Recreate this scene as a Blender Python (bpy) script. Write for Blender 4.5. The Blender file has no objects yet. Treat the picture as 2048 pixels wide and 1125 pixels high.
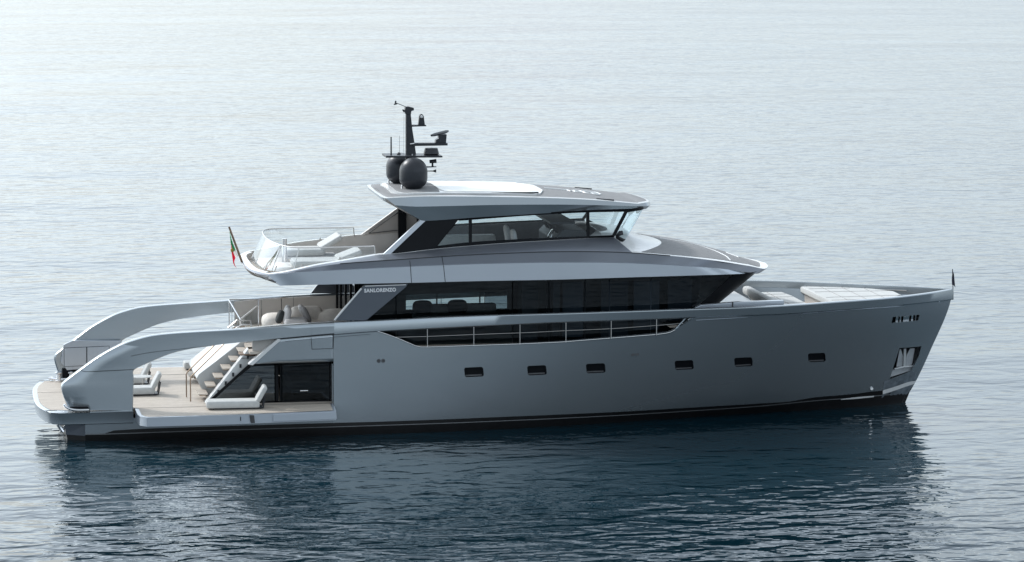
import bpy, bmesh, math, random
from math import radians, sin, cos, pi
from mathutils import Vector, Matrix

random.seed(7)
scene = bpy.context.scene
col = scene.collection

# ------------------------------------------------------------------ camera
AZ, EL, ROLL, DIST, FPX, TX, TZ = 9.73, 7.175, 0.07, 122.5, 6714.0, 17.39, 4.876
_a, _e = radians(AZ), radians(EL)
FWD = Vector((sin(_a)*cos(_e), cos(_a)*cos(_e), -sin(_e)))
RGT = Vector((cos(_a), -sin(_a), 0.0))
UPV = RGT.cross(FWD)
_c, _s = cos(radians(ROLL)), sin(radians(ROLL))
RGT, UPV = _c*RGT + _s*UPV, _c*UPV - _s*RGT
CPOS = Vector((TX, 0, TZ)) - DIST*FWD
cam = bpy.data.cameras.new('camera')
cam_o = bpy.data.objects.new('camera', cam); col.objects.link(cam_o)
cam.sensor_width = 36.0; cam.lens = FPX/2048*36.0
cam.clip_start = 1.0; cam.clip_end = 20000
R3 = Matrix((RGT, UPV, -FWD)).transposed()
cam_o.matrix_world = Matrix.Translation(CPOS) @ R3.to_4x4()
scene.camera = cam_o

# ------------------------------------------------------------------ light
SUN_EL, SUN_AZ = 40.0, -42.0          # azimuth measured from +Y, negative = towards -X
SDIR = Vector((sin(radians(SUN_AZ))*cos(radians(SUN_EL)), cos(radians(SUN_AZ))*cos(radians(SUN_EL)), sin(radians(SUN_EL))))
w = bpy.data.worlds.new("World"); scene.world = w; w.use_nodes = True
nt = w.node_tree; nt.nodes.clear()
sky = nt.nodes.new('ShaderNodeTexSky'); sky.sky_type = 'NISHITA'; sky.sun_disc = False
sky.sun_elevation = radians(SUN_EL); sky.sun_rotation = radians(SUN_AZ)
sky.air_density = 1.0; sky.dust_density = 2.0; sky.ozone_density = 2.0; sky.altitude = 0
hsv = nt.nodes.new('ShaderNodeHueSaturation'); hsv.inputs['Saturation'].default_value = 0.25
bg = nt.nodes.new('ShaderNodeBackground'); bg.inputs['Strength'].default_value = 0.15
wo = nt.nodes.new('ShaderNodeOutputWorld')
cool = nt.nodes.new('ShaderNodeMix'); cool.data_type = 'RGBA'; cool.blend_type = 'MULTIPLY'; cool.inputs['Factor'].default_value = 1.0
cool.inputs['B'].default_value = (0.92, 1.0, 1.055, 1)      # white balance of the thin overcast
nt.links.new(sky.outputs[0], hsv.inputs['Color']); nt.links.new(hsv.outputs[0], cool.inputs['A']); veil = nt.nodes.new('ShaderNodeMix'); veil.data_type = 'RGBA'; veil.blend_type = 'LIGHTEN'; veil.inputs['Factor'].default_value = 1.0
veil.inputs['B'].default_value = (2.7, 3.05, 3.35, 1)      # thin even cloud veil: no part of the sky is darker than this
nt.links.new(cool.outputs['Result'], veil.inputs['A']); nt.links.new(veil.outputs['Result'], bg.inputs['Color'])
nt.links.new(bg.outputs[0], wo.inputs['Surface'])
sun = bpy.data.lights.new('sun', 'SUN'); sun.energy = 1.35; sun.angle = radians(6); sun.color = (1.0, 0.97, 0.93)
sun_o = bpy.data.objects.new('sun', sun); col.objects.link(sun_o)
sun_o.rotation_euler = SDIR.to_track_quat('Z', 'Y').to_euler(); sun_o.location = (0, 0, 60)
vs = scene.view_settings
vs.view_transform = 'Standard'; vs.look = 'None'; vs.gamma = 1.0; vs.use_curve_mapping = False
vs.exposure = 0.74
scene.render.engine = 'CYCLES'

# ------------------------------------------------------------------ photogrammetry helpers (photo pixel -> metres on a known plane)
def ray(px, py): return FWD + RGT*((px-1024)/FPX) - UPV*((py-562.5)/FPX)
def S(px, py, Y):
    k = ray(px, py); return CPOS + k*((Y-CPOS.y)/k.y)
def SZ(px, py, Z):
    k = ray(px, py); return CPOS + k*((Z-CPOS.z)/k.z)
def SC(pts, Y):
    """pixel polyline on the lateral plane Y (a number or a function of X)"""
    out = []
    for (px, py) in pts:
        if callable(Y):
            p = S(px, py, -3.5)
            for _ in range(5): p = S(px, py, Y(p.x))
        else: p = S(px, py, Y)
        out.append(p)
    return out
def interp(xs, ys, x):
    """monotone cubic (PCHIP) interpolation"""
    n = len(xs)
    if x <= xs[0]: return ys[0]
    if x >= xs[-1]: return ys[-1]
    h = [xs[i+1]-xs[i] for i in range(n-1)]; d = [(ys[i+1]-ys[i])/h[i] for i in range(n-1)]
    def m(i):
        if i == 0: return d[0]
        if i == n-1: return d[-1]
        if d[i-1]*d[i] <= 0: return 0.0
        w1, w2 = 2*h[i]+h[i-1], h[i]+2*h[i-1]
        return (w1+w2)/(w1/d[i-1]+w2/d[i])
    for i in range(n-1):
        if x <= xs[i+1]:
            t = (x-xs[i])/h[i]; a, b = m(i), m(i+1)
            return ((2*t**3-3*t*t+1)*ys[i] + (t**3-2*t*t+t)*h[i]*a + (-2*t**3+3*t*t)*ys[i+1] + (t**3-t*t)*h[i]*b)
class F:
    def __init__(s, pts): s.x = [p[0] for p in pts]; s.y = [p[1] for p in pts]
    def __call__(s, x): return interp(s.x, s.y, x)
def resample(pts, n, smooth=True):
    """n points along a 3D polyline, Catmull-Rom smoothed, even in chord length"""
    pts = [Vector(p) for p in pts]
    L = [0.0]
    for i in range(1, len(pts)): L.append(L[-1] + max(1e-6, (pts[i]-pts[i-1]).length))
    out = []
    for k in range(n):
        s = L[-1]*k/(n-1)
        i = 0
        while i < len(L)-2 and L[i+1] < s: i += 1
        t = (s-L[i])/(L[i+1]-L[i])
        p1, p2 = pts[i], pts[i+1]
        if not smooth: out.append(p1.lerp(p2, t)); continue
        h = L[i+1]-L[i]
        m1 = (pts[i+1]-pts[i-1])/(L[i+1]-L[i-1])*h if i > 0 else (p2-p1)
        m2 = (pts[i+2]-pts[i])/(L[i+2]-L[i])*h if i+2 < len(pts) else (p2-p1)
        out.append((2*t**3-3*t*t+1)*p1 + (t**3-2*t*t+t)*m1 + (-2*t**3+3*t*t)*p2 + (t**3-t*t)*m2)
    return out
def mir(pts): return [Vector((p[0], -p[1], p[2])) for p in pts]

# ------------------------------------------------------------------ materials
def mat(name, color, rough=0.5, metal=0.0, coat=0.0, spec=0.5, noise=0.0, nscale=8.0, bump=0.0, bscale=30.0):
    m = bpy.data.materials.new(name); m.use_nodes = True
    n = m.node_tree.nodes; l = m.node_tree.links; b = n['Principled BSDF']
    b.inputs['Base Color'].default_value = (*color, 1); b.inputs['Roughness'].default_value = rough
    b.inputs['Metallic'].default_value = metal; b.inputs['Coat Weight'].default_value = coat
    b.inputs['Coat Roughness'].default_value = 0.08; b.inputs['Specular IOR Level'].default_value = spec
    tc = n.new('ShaderNodeTexCoord')
    if noise:
        t = n.new('ShaderNodeTexNoise'); t.inputs['Scale'].default_value = nscale; t.inputs['Detail'].default_value = 5
        l.new(tc.outputs['Object'], t.inputs['Vector'])
        r = n.new('ShaderNodeMapRange'); r.inputs['To Min'].default_value = 1-noise; r.inputs['To Max'].default_value = 1+noise
        r.inputs['From Min'].default_value = 0.3; r.inputs['From Max'].default_value = 0.7
        l.new(t.outputs['Fac'], r.inputs['Value'])
        v = n.new('ShaderNodeVectorMath'); v.operation = 'SCALE'; v.inputs[0].default_value = color
        l.new(r.outputs[0], v.inputs['Scale']); l.new(v.outputs[0], b.inputs['Base Color'])
    if bump:
        t2 = n.new('ShaderNodeTexNoise'); t2.inputs['Scale'].default_value = bscale; t2.inputs['Detail'].default_value = 4
        l.new(tc.outputs['Object'], t2.inputs['Vector'])
        bp = n.new('ShaderNodeBump'); bp.inputs['Strength'].default_value = 0.5; bp.inputs['Distance'].default_value = bump
        l.new(t2.outputs['Fac'], bp.inputs['Height']); l.new(bp.outputs[0], b.inputs['Normal'])
    return m
def teak_mat():
    m = mat('teak', (0.45, 0.37, 0.29), 0.6)
    n = m.node_tree.nodes; l = m.node_tree.links; b = n['Principled BSDF']
    tc = n.new('ShaderNodeTexCoord'); sp = n.new('ShaderNodeSeparateXYZ'); l.new(tc.outputs['Object'], sp.inputs[0])
    mu = n.new('ShaderNodeMath'); mu.operation = 'MULTIPLY'; mu.inputs[1].default_value = 1/0.11; l.new(sp.outputs['Y'], mu.inputs[0])
    fr = n.new('ShaderNodeMath'); fr.operation = 'FRACT'; l.new(mu.outputs[0], fr.inputs[0])
    fl = n.new('ShaderNodeMath'); fl.operation = 'FLOOR'; l.new(mu.outputs[0], fl.inputs[0])
    lt = n.new('ShaderNodeMath'); lt.operation = 'LESS_THAN'; lt.inputs[1].default_value = 0.09; l.new(fr.outputs[0], lt.inputs[0])
    cmb = n.new('ShaderNodeCombineXYZ'); l.new(fl.outputs[0], cmb.inputs['Y'])
    ml = n.new('ShaderNodeMath'); ml.operation = 'MULTIPLY'; ml.inputs[1].default_value = 0.35; l.new(sp.outputs['X'], ml.inputs[0]); l.new(ml.outputs[0], cmb.inputs['X'])
    t = n.new('ShaderNodeTexNoise'); t.inputs['Scale'].default_value = 3.1; t.inputs['Detail'].default_value = 6; l.new(cmb.outputs[0], t.inputs['Vector'])
    cr = n.new('ShaderNodeValToRGB'); cr.color_ramp.elements[0].color = (0.40, 0.35, 0.30, 1); cr.color_ramp.elements[1].color = (0.55, 0.495, 0.43, 1)
    cr.color_ramp.elements[0].position = 0.3; cr.color_ramp.elements[1].position = 0.7
    l.new(t.outputs['Fac'], cr.inputs[0])
    mx = n.new('ShaderNodeMix'); mx.data_type = 'RGBA'; mx.inputs['B'].default_value = (0.16, 0.13, 0.1, 1)
    l.new(cr.outputs[0], mx.inputs['A']); l.new(lt.outputs[0], mx.inputs['Factor']); l.new(mx.outputs['Result'], b.inputs['Base Color'])
    return m
def cloth_mat(name, color):
    m = mat(name, color, 0.9, noise=0.12, nscale=12)
    n = m.node_tree.nodes; l = m.node_tree.links; b = n['Principled BSDF']; o = n['Material Output']
    t = n.new('ShaderNodeBsdfTranslucent'); t.inputs[0].default_value = (*color, 1); mx = n.new('ShaderNodeMixShader'); mx.inputs[0].default_value = 0.5
    l.new(b.outputs[0], mx.inputs[1]); l.new(t.outputs[0], mx.inputs[2]); l.new(mx.outputs[0], o.inputs[0])
    return m
def glass_mat(name, tint, base=0.05, rough=0.0):
    m = bpy.data.materials.new(name); m.use_nodes = True
    n = m.node_tree.nodes; l = m.node_tree.links; n.clear()
    o = n.new('ShaderNodeOutputMaterial'); tr = n.new('ShaderNodeBsdfTransparent'); tr.inputs[0].default_value = (*tint, 1)
    gl = n.new('ShaderNodeBsdfGlossy'); gl.inputs['Roughness'].default_value = rough; gl.inputs['Color'].default_value = (0.9, 0.95, 1, 1)
    ge = n.new('ShaderNodeNewGeometry'); dt = n.new('ShaderNodeVectorMath'); dt.operation = 'DOT_PRODUCT'
    l.new(ge.outputs['Normal'], dt.inputs[0]); l.new(ge.outputs['Incoming'], dt.inputs[1])
    ab = n.new('ShaderNodeMath'); ab.operation = 'ABSOLUTE'; l.new(dt.outputs['Value'], ab.inputs[0])
    iv = n.new('ShaderNodeMath'); iv.operation = 'SUBTRACT'; iv.inputs[0].default_value = 1; l.new(ab.outputs[0], iv.inputs[1])
    pw = n.new('ShaderNodeMath'); pw.operation = 'POWER'; pw.inputs[1].default_value = 5; l.new(iv.outputs[0], pw.inputs[0])
    fr = n.new('ShaderNodeMath'); fr.operation = 'MULTIPLY_ADD'; fr.inputs[1].default_value = 0.9; fr.inputs[2].default_value = base; l.new(pw.outputs[0], fr.inputs[0])
    mx = n.new('ShaderNodeMixShader')
    l.new(fr.outputs[0], mx.inputs[0]); l.new(tr.outputs[0], mx.inputs[1]); l.new(gl.outputs[0], mx.inputs[2]); l.new(mx.outputs[0], o.inputs[0])
    return m
M = {}
M['paint'] = mat('silver_grey_paint', (0.37, 0.41, 0.44), 0.24, 0.72, 0.4, noise=0.02, nscale=0.6, bump=0.006, bscale=0.9)
M['paint_light'] = mat('pale_silver_paint', (0.46, 0.50, 0.555), 0.28, 0.68, 0.4, noise=0.015, nscale=0.8)
M['white'] = mat('white_gelcoat', (0.72, 0.73, 0.73), 0.3, 0, 0.3, noise=0.02, nscale=3)
M['paint_shaded'] = mat('shaded_silver_paint', (0.17, 0.185, 0.215), 0.3, 0.6, 0.3, noise=0.02, nscale=1.5)  # darker band tone, deepened so up-facing slopes look shaded under bright sky
M['paint_dark_shade'] = mat('shaded_dark_grey_paint', (0.105, 0.12, 0.145), 0.3, 0.5, 0.3, noise=0.03, nscale=2)  # matt dark grey, with the shadow under the overhang mixed into the colour
M['white_matt'] = mat('off_white_gelcoat', (0.50, 0.52, 0.53), 0.4, 0, 0.2, noise=0.02, nscale=3)
M['black'] = mat('black_gloss', (0.008, 0.009, 0.011), 0.4, 0, 0.0, 0.1, noise=0.1, nscale=3)
M['anti'] = mat('black_antifouling', (0.006, 0.006, 0.007), 0.45, noise=0.3, nscale=4)
M['mast'] = mat('satin_black_metal', (0.022, 0.025, 0.032), 0.38, 0.2, noise=0.1, nscale=6)
M['chrome'] = mat('polished_steel', (0.75, 0.75, 0.76), 0.16, 1.0, noise=0.05, nscale=9)
M['rail'] = mat('brushed_rail', (0.55, 0.54, 0.53), 0.3, 1.0, noise=0.05, nscale=9)
M['bronze'] = mat('bronze_rail', (0.30, 0.22, 0.16), 0.35, 0.8, noise=0.1, nscale=9)
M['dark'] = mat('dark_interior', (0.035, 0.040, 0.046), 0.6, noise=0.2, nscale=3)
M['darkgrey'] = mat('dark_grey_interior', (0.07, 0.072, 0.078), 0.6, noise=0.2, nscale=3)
M['taupe'] = mat('taupe_lining', (0.52, 0.495, 0.47), 0.42, 0.2, 0.1, noise=0.06, nscale=2)
M['pad'] = mat('grey_nonskid', (0.21, 0.212, 0.218), 0.75, noise=0.08, nscale=5, bump=0.004, bscale=120)
M['cushion'] = mat('white_cushion', (0.50, 0.51, 0.505), 0.85, noise=0.06, nscale=6, bump=0.012, bscale=7)
M['cream'] = mat('cream_fabric', (0.74, 0.70, 0.65), 0.9, noise=0.07, nscale=8, bump=0.012, bscale=8)
M['greyfab'] = mat('grey_fabric', (0.30, 0.29, 0.29), 0.9, noise=0.1, nscale=14, bump=0.01, bscale=12)
M['palefab'] = mat('pale_grey_fabric', (0.58, 0.57, 0.57), 0.9, noise=0.1, nscale=14, bump=0.01, bscale=12)
M['darkfab'] = mat('charcoal_fabric', (0.035, 0.04, 0.042), 0.9, noise=0.15, nscale=14, bump=0.01, bscale=12)
M['sunroof'] = mat('white_sunroof', (0.82, 0.82, 0.8), 0.35, 0, 0.2, noise=0.02, nscale=3)
M['blind_a'] = mat('slate_blind', (0.085, 0.10, 0.12), 0.7, noise=0.1, nscale=2)
M['blind_b'] = mat('charcoal_blind', (0.05, 0.06, 0.075), 0.7, noise=0.1, nscale=2)
M['palefab2'] = mat('anchor_steel', (0.55, 0.57, 0.59), 0.35, 0.3, noise=0.1, nscale=6)
M['boot'] = mat('boot_top_line', (0.22, 0.23, 0.24), 0.4, 0.2, noise=0.1, nscale=3)
M['rubber'] = mat('dark_seam', (0.03, 0.033, 0.038), 0.6, noise=0.1, nscale=6)
M['green'] = cloth_mat('flag_green', (0.03, 0.33, 0.13))
M['red'] = cloth_mat('flag_red', (0.8, 0.03, 0.07))
M['flagwhite'] = cloth_mat('flag_white', (0.8, 0.8, 0.78))
M['crest'] = mat('flag_crest', (0.30, 0.20, 0.05), 0.85, noise=0.4, nscale=40)
M['navy'] = mat('navy_flag', (0.01, 0.012, 0.03), 0.85, noise=0.2, nscale=12)
M['wood'] = mat('brown_wood', (0.2, 0.13, 0.085), 0.5, noise=0.15, nscale=7)
M['letter'] = mat('raised_letters', (0.75, 0.76, 0.78), 0.35, 0.3, noise=0.03, nscale=9)
M['teak'] = teak_mat()
M['tint'] = glass_mat('tinted_window_glass', (0.40, 0.47, 0.48), 0.025)
M['darktint'] = glass_mat('dark_window_glass', (0.30, 0.35, 0.38), 0.02)
M['clear'] = glass_mat('clear_window_glass', (0.82, 0.88, 0.89), 0.03)
M['balu'] = glass_mat('balustrade_glass', (0.92, 0.94, 0.94), 0.15)

def sea_mat():
    m = bpy.data.materials.new('sea_water'); m.use_nodes = True
    n = m.node_tree.nodes; l = m.node_tree.links; b = n['Principled BSDF']
    b.inputs['Base Color'].default_value = (0.002, 0.019, 0.030, 1); b.inputs['Roughness'].default_value = 0.015
    b.inputs['IOR'].default_value = 1.4
    tc = n.new('ShaderNodeTexCoord')
    def layer(scale, sx, sy, rot, detail, amp, dist=0.0):
        mp = n.new('ShaderNodeMapping'); mp.inputs['Rotation'].default_value = (0, 0, radians(rot)); mp.inputs['Scale'].default_value = (sx, sy, 1)
        l.new(tc.outputs['Object'], mp.inputs['Vector'])
        t = n.new('ShaderNodeTexNoise'); t.inputs['Scale'].default_value = scale; t.inputs['Detail'].default_value = detail; t.inputs['Roughness'].default_value = 0.55
        t.inputs['Distortion'].default_value = dist
        l.new(mp.outputs[0], t.inputs['Vector'])
        mu = n.new('ShaderNodeMath'); mu.operation = 'MULTIPLY'; mu.inputs[1].default_value = amp; l.new(t.outputs['Fac'], mu.inputs[0])
        return mu
    # wind patches, and the calmer lee beside the hull
    pn = n.new('ShaderNodeTexNoise'); pn.inputs['Scale'].default_value = 0.03; pn.inputs['Detail'].default_value = 2; pn.inputs['Distortion'].default_value = 1.0
    pm = n.new('ShaderNodeMapping'); pm.inputs['Scale'].default_value = (0.45, 1, 1); l.new(tc.outputs['Object'], pm.inputs['Vector']); l.new(pm.outputs[0], pn.inputs['Vector'])
    pr = n.new('ShaderNodeMapRange'); pr.inputs['From Min'].default_value = 0.32; pr.inputs['From Max'].default_value = 0.68; pr.inputs['To Min'].default_value = 0.85; pr.inputs['To Max'].default_value = 1.2
    l.new(pn.outputs['Fac'], pr.inputs['Value'])
    sy = n.new('ShaderNodeSeparateXYZ'); l.new(tc.outputs['Object'], sy.inputs[0])
    yr = n.new('ShaderNodeMapRange'); yr.interpolation_type = 'SMOOTHSTEP'; yr.inputs['From Min'].default_value = -32; yr.inputs['From Max'].default_value = -7; yr.inputs['To Min'].default_value = 3.1; yr.inputs['To Max'].default_value = 0.75
    l.new(sy.outputs['Y'], yr.inputs['Value'])
    yf = n.new('ShaderNodeMapRange'); yf.interpolation_type = 'SMOOTHSTEP'; yf.inputs['From Min'].default_value = 0; yf.inputs['From Max'].default_value = 60; yf.inputs['To Min'].default_value = 1.0; yf.inputs['To Max'].default_value = 1.25
    l.new(sy.outputs['Y'], yf.inputs['Value'])
    m1 = n.new('ShaderNodeMath'); m1.operation = 'MULTIPLY'; l.new(yr.outputs[0], m1.inputs[0]); l.new(yf.outputs[0], m1.inputs[1])
    m2 = n.new('ShaderNodeMath'); m2.operation = 'MULTIPLY'; l.new(m1.outputs[0], m2.inputs[0]); l.new(pr.outputs[0], m2.inputs[1])
    ls = [layer(0.38, 0.62, 1.0, 8, 1.5, 0.085, 0.4), layer(1.1, 0.6, 1.0, -10, 1.2, 0.074, 0.5), layer(3.6, 0.7, 1.0, 14, 1.0, 0.015)]
    s = ls[0]
    for k in ls[1:]:
        ad = n.new('ShaderNodeMath'); ad.operation = 'ADD'; l.new(s.outputs[0], ad.inputs[0]); l.new(k.outputs[0], ad.inputs[1]); s = ad
    mm = n.new('ShaderNodeMath'); mm.operation = 'MULTIPLY'; l.new(s.outputs[0], mm.inputs[0]); l.new(m2.outputs[0], mm.inputs[1])
    sw = layer(0.05, 0.6, 1.0, 12, 2, 0.5)
    s = n.new('ShaderNodeMath'); s.operation = 'ADD'; l.new(mm.outputs[0], s.inputs[0]); l.new(sw.outputs[0], s.inputs[1])
    bp = n.new('ShaderNodeBump'); bp.inputs['Strength'].default_value = 1.0; bp.inputs['Distance'].default_value = 1.0
    l.new(s.outputs[0], bp.inputs['Height']); l.new(bp.outputs[0], b.inputs['Normal'])
    return m
M['sea'] = sea_mat()
M['sheen'] = glass_mat('reflecting_side_glass', (0.25, 0.3, 0.31), 0.09)

# ------------------------------------------------------------------ mesh builder
class MB:
    def __init__(s): s.v = []; s.f = []; s.m = []
    def add(s, pts): k = len(s.v); s.v += [tuple(p) for p in pts]; return list(range(k, len(s.v)))
    def face(s, ids, m=0): s.f.append(tuple(ids)); s.m.append(m)
    def poly(s, pts, m=0): s.face(s.add(pts), m); return s
    def loft(s, rows, m=0, close_u=False, close_v=False):
        idx = [s.add(r) for r in rows]; n = len(rows[0]); R = len(rows)
        for i in range(R if close_v else R-1):
            for j in range(n if close_u else n-1):
                a, b = idx[i], idx[(i+1) % R]
                mm = m(i, j) if callable(m) else m
                s.face((a[j], a[(j+1) % n], b[(j+1) % n], b[j]), mm)
        return s
    def prism(s, pts, off, m=0):
        off = Vector(off); a = s.add(pts); b = s.add([Vector(p)+off for p in pts]); n = len(pts)
        s.face(a[::-1], m); s.face(b, m)
        for i in range(n): s.face((a[i], a[(i+1) % n], b[(i+1) % n], b[i]), m)
        return s
    def box(s, lo, hi, m=0, rz=0.0, ry=0.0, c=None):
        x0, y0, z0 = lo; x1, y1, z1 = hi
        P = [Vector((x, y, z)) for z in (z0, z1) for (x, y) in ((x0, y0), (x1, y0), (x1, y1), (x0, y1))]
        if rz or ry:
            cc = Vector(c) if c else Vector(((x0+x1)/2, (y0+y1)/2, (z0+z1)/2))
            R = Matrix.Rotation(rz, 3, 'Z') @ Matrix.Rotation(ry, 3, 'Y')
            P = [cc + R @ (p-cc) for p in P]
        i = s.add(P)
        for q in ((0, 3, 2, 1), (4, 5, 6, 7), (0, 1, 5, 4), (1, 2, 6, 5), (2, 3, 7, 6), (3, 0, 4, 7)): s.face([i[k] for k in q], m)
        return s
    def tube(s, path, r, n=8, m=0):
        path = [Vector(p) for p in path]; rings = []
        up0 = None
        for i, p in enumerate(path):
            d = (path[min(i+1, len(path)-1)] - path[max(i-1, 0)]).normalized()
            a = up0 if up0 is not None else (Vector((0, 0, 1)) if abs(d.z) < 0.9 else Vector((1, 0, 0)))
            u = d.cross(a).normalized(); v = u.cross(d).normalized(); up0 = v
            rr = r[i] if isinstance(r, (list, tuple)) else r
            rings.append([p + u*rr*cos(2*pi*k/n) + v*rr*sin(2*pi*k/n) for k in range(n)])
        idx = [s.add(q) for q in rings]
        for i in range(len(idx)-1):
            for j in range(n): s.face((idx[i][j], idx[i][(j+1) % n], idx[i+1][(j+1) % n], idx[i+1][j]), m)
        s.face(idx[0][::-1], m); s.face(idx[-1], m)
        return s
    def lathe(s, prof, c, n=24, m=0):
        c = Vector(c); idx = [s.add([c + Vector((r*cos(2*pi*k/n), r*sin(2*pi*k/n), z)) for k in range(n)]) for (r, z) in prof]
        for i in range(len(idx)-1):
            for j in range(n): s.face((idx[i][j], idx[i][(j+1) % n], idx[i+1][(j+1) % n], idx[i+1][j]), m)
        s.face(idx[0][::-1], m); s.face(idx[-1], m)
        return s
    def build(s, name, mats, parent=None, bevel=0.0, angle=35, smooth=True, weld=False, solid=0.0, segs=2, flip=False):
        me = bpy.data.meshes.new(name); me.from_pydata(s.v, [], s.f)
        if not isinstance(mats, (list, tuple)): mats = [mats]
        for q in mats: me.materials.append(q)
        for p, k in zip(me.polygons, s.m): p.material_index = k
        bm = bmesh.new(); bm.from_mesh(me)
        if weld: bmesh.ops.remove_doubles(bm, verts=bm.verts, dist=0.002)
        bmesh.ops.recalc_face_normals(bm, faces=bm.faces)
        if flip: bmesh.ops.reverse_faces(bm, faces=bm.faces)
        bm.to_mesh(me); bm.free()
        if smooth: me.shade_smooth(); me.set_sharp_from_angle(angle=radians(angle))
        o = bpy.data.objects.new(name, me); col.objects.link(o)
        if parent is not None: o.parent = parent
        if solid:
            q = o.modifiers.new('solid', 'SOLIDIFY'); q.thickness = solid; q.offset = -1
        if bevel:
            q = o.modifiers.new('bevel', 'BEVEL'); q.width = bevel; q.segments = segs; q.limit_method = 'ANGLE'; q.angle_limit = radians(40); q.harden_normals = True
        return o
def tag(o, label=None, cat=None, group=None, kind=None):
    if label: o['label'] = label
    if cat: o['category'] = cat
    if group: o['group'] = group
    if kind: o['kind'] = kind
    return o
def empty(name, loc, label, cat, group=None, rz=0.0):
    o = bpy.data.objects.new(name, None); col.objects.link(o); o.location = loc; o.rotation_euler = (0, 0, rz)
    return tag(o, label, cat, group)
def bake(o):
    """apply the modifiers of o without operators"""
    dg = bpy.context.evaluated_depsgraph_get(); dg.update()
    me = bpy.data.meshes.new_from_object(o.evaluated_get(dg)); o.modifiers.clear(); o.data = me
    return o
def rrect(w, h, r, n=4):
    out = []
    for (cx, cy, a0) in ((w/2-r, h/2-r, 0), (-w/2+r, h/2-r, 90), (-w/2+r, -h/2+r, 180), (w/2-r, -h/2+r, 270)):
        for k in range(n+1):
            a = radians(a0 + 90*k/n); out.append((cx+r*cos(a), cy+r*sin(a)))
    return out
def pillow(mb, c, w, d, h, R=None, m=0, n=10, p=3.2):
    """soft cushion: super-ellipsoid of size w x d x h"""
    R = R or Matrix.Identity(3); c = Vector(c)
    def sp(a): return math.copysign(abs(cos(a))**(2/p), cos(a)), math.copysign(abs(sin(a))**(2/p), sin(a))
    rows = []
    for i in range(n+1):
        la = -pi/2 + pi*i/n; cl, sl = sp(la); row = []
        for j in range(2*n):
            lo = 2*pi*j/(2*n); cx, sx = sp(lo)
            row.append(c + R @ Vector((w/2*cl*cx, d/2*cl*sx, h/2*sl)))
        rows.append(row)
    mb.loft(rows, m, close_u=True)
def cushion_box(mb, lo, hi, r=0.05, m=0, R=None, c=None):
    """box with softly rounded edges"""
    x0, y0, z0 = lo; x1, y1, z1 = hi
    cx, cy, cz = (x0+x1)/2, (y0+y1)/2, (z0+z1)/2
    rows = []
    for (ins, z) in ((r, z0), (r*.3, z0+r*.3), (0, z0+r), (0, z1-r), (r*.3, z1-r*.3), (r, z1)):
        q = rrect(x1-x0-2*ins, y1-y0-2*ins, max(0.01, r*1.4-ins))
        rows.append([Vector((cx+a, cy+b, z)) for a, b in q])
    if R is not None:
        cc = Vector(c) if c else Vector((cx, cy, cz))
        rows = [[cc + R @ (p-cc) for p in row] for row in rows]
    mb.loft(rows, m, close_u=True); mb.poly(rows[0][::-1], m); mb.poly(rows[-1], m)

# ------------------------------------------------------------------ sea
mb = MB(); mb.poly([(-4000, -600, 0), (5000, -600, 0), (5000, 9000, 0), (-4000, 9000, 0)])
sea = mb.build('sea', M['sea'], smooth=False); tag(sea, 'calm rippled grey blue sea around the yacht', 'sea', kind='structure')

# ------------------------------------------------------------------ hull form
BX = F([(0, 3.60), (1.2, 3.62), (2, 3.72), (4, 3.84), (8, 3.95), (18, 3.97), (24, 3.95), (26, 3.86), (27, 3.66), (28, 3.36), (29, 2.96), (30, 2.53), (31, 2.07), (32, 1.55), (33, .95), (33.6, .48), (34.1, 0.0)])
WX = F([(0, 3.45), (1.7, 3.53), (6, 3.72), (10, 3.80), (13, 3.72), (16.4, 3.43), (20.1, 2.75), (23, 2.05), (26, 1.42), (30, .76), (31.2, .5), (32.25, 0)])
XST = F([(0, 32.25), (.8, 32.73), (1.95, 33.27), (3.84, 34.03), (4.25, 34.1)])
_s0 = SC([(480, 659), (560, 652), (620, 648), (668, 645.5), (740, 642.4), (900, 634.4), (1060, 628.8), (1120, 627.2), (1280, 621.9), (1440, 616.5), (1580, 610.4), (1634, 606.8), (1793, 594.5), (1880, 583)], lambda X: -BX(X))
S0Z = F([(p.x, p.z) for p in _s0] + [(33.95, 4.25), (34.1, 4.26)])
def Yh(X, Z):
    zs = 4.2; xs = XST(max(0, min(4.25, Z))); t = max(0.0, min(1.0, X/xs)); f = max(0.0, min(1.05, Z/zs))
    return WX(t*32.25) + (BX(t*34.1)-WX(t*32.25))*(f**0.62 if f > 0 else 0)
def H(px, py, off=0.0):
    """photo pixel -> point on the starboard hull side"""
    Y = -3.7
    for _ in range(25):
        p = S(px, py, Y); Y = 0.5*Y + 0.5*(-Yh(p.x, p.z)-off)
    return S(px, py, Y)
def HC(pts, off=0.0): return [H(x, y, off) for x, y in pts]
def line_z(pts): return F([(p.x, p.z) for p in HC(pts)])
S1Z = line_z([(480, 684), (560, 677), (668, 668), (740, 662.4), (900, 653.6), (1060, 645.9), (1120, 643.2), (1280, 637.6), (1392, 633), (1440, 630.9), (1580, 625.9), (1651, 621), (1764, 612.5), (1850, 604), (1898, 598.5)])
OPEN = HC([(753.6, 663), (768.8, 667.2), (800, 679), (831.2, 692.4), (839.2, 694.4), (855, 694.7), (948, 691.5), (1039, 688.5), (1120, 684.8), (1220.8, 676.8), (1312, 669.6), (1337.6, 666.4), (1350.4, 660), (1382.4, 640), (1390, 633.6)])
ZBLK = line_z([(206, 868.8), (225, 861.6), (412, 853.8), (675, 846), (740, 844.4), (1000, 834.5), (1300, 820.7), (1437, 812.5), (1573, 804.3), (1655, 793.3), (1748, 785.1), (1790, 779)])
ZGRY = line_z([(206, 868.9), (412, 861.8), (740, 852), (1000, 842.5), (1300, 827.5), (1491, 815), (1683, 798), (1748, 793.3), (1785, 789)])
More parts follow.
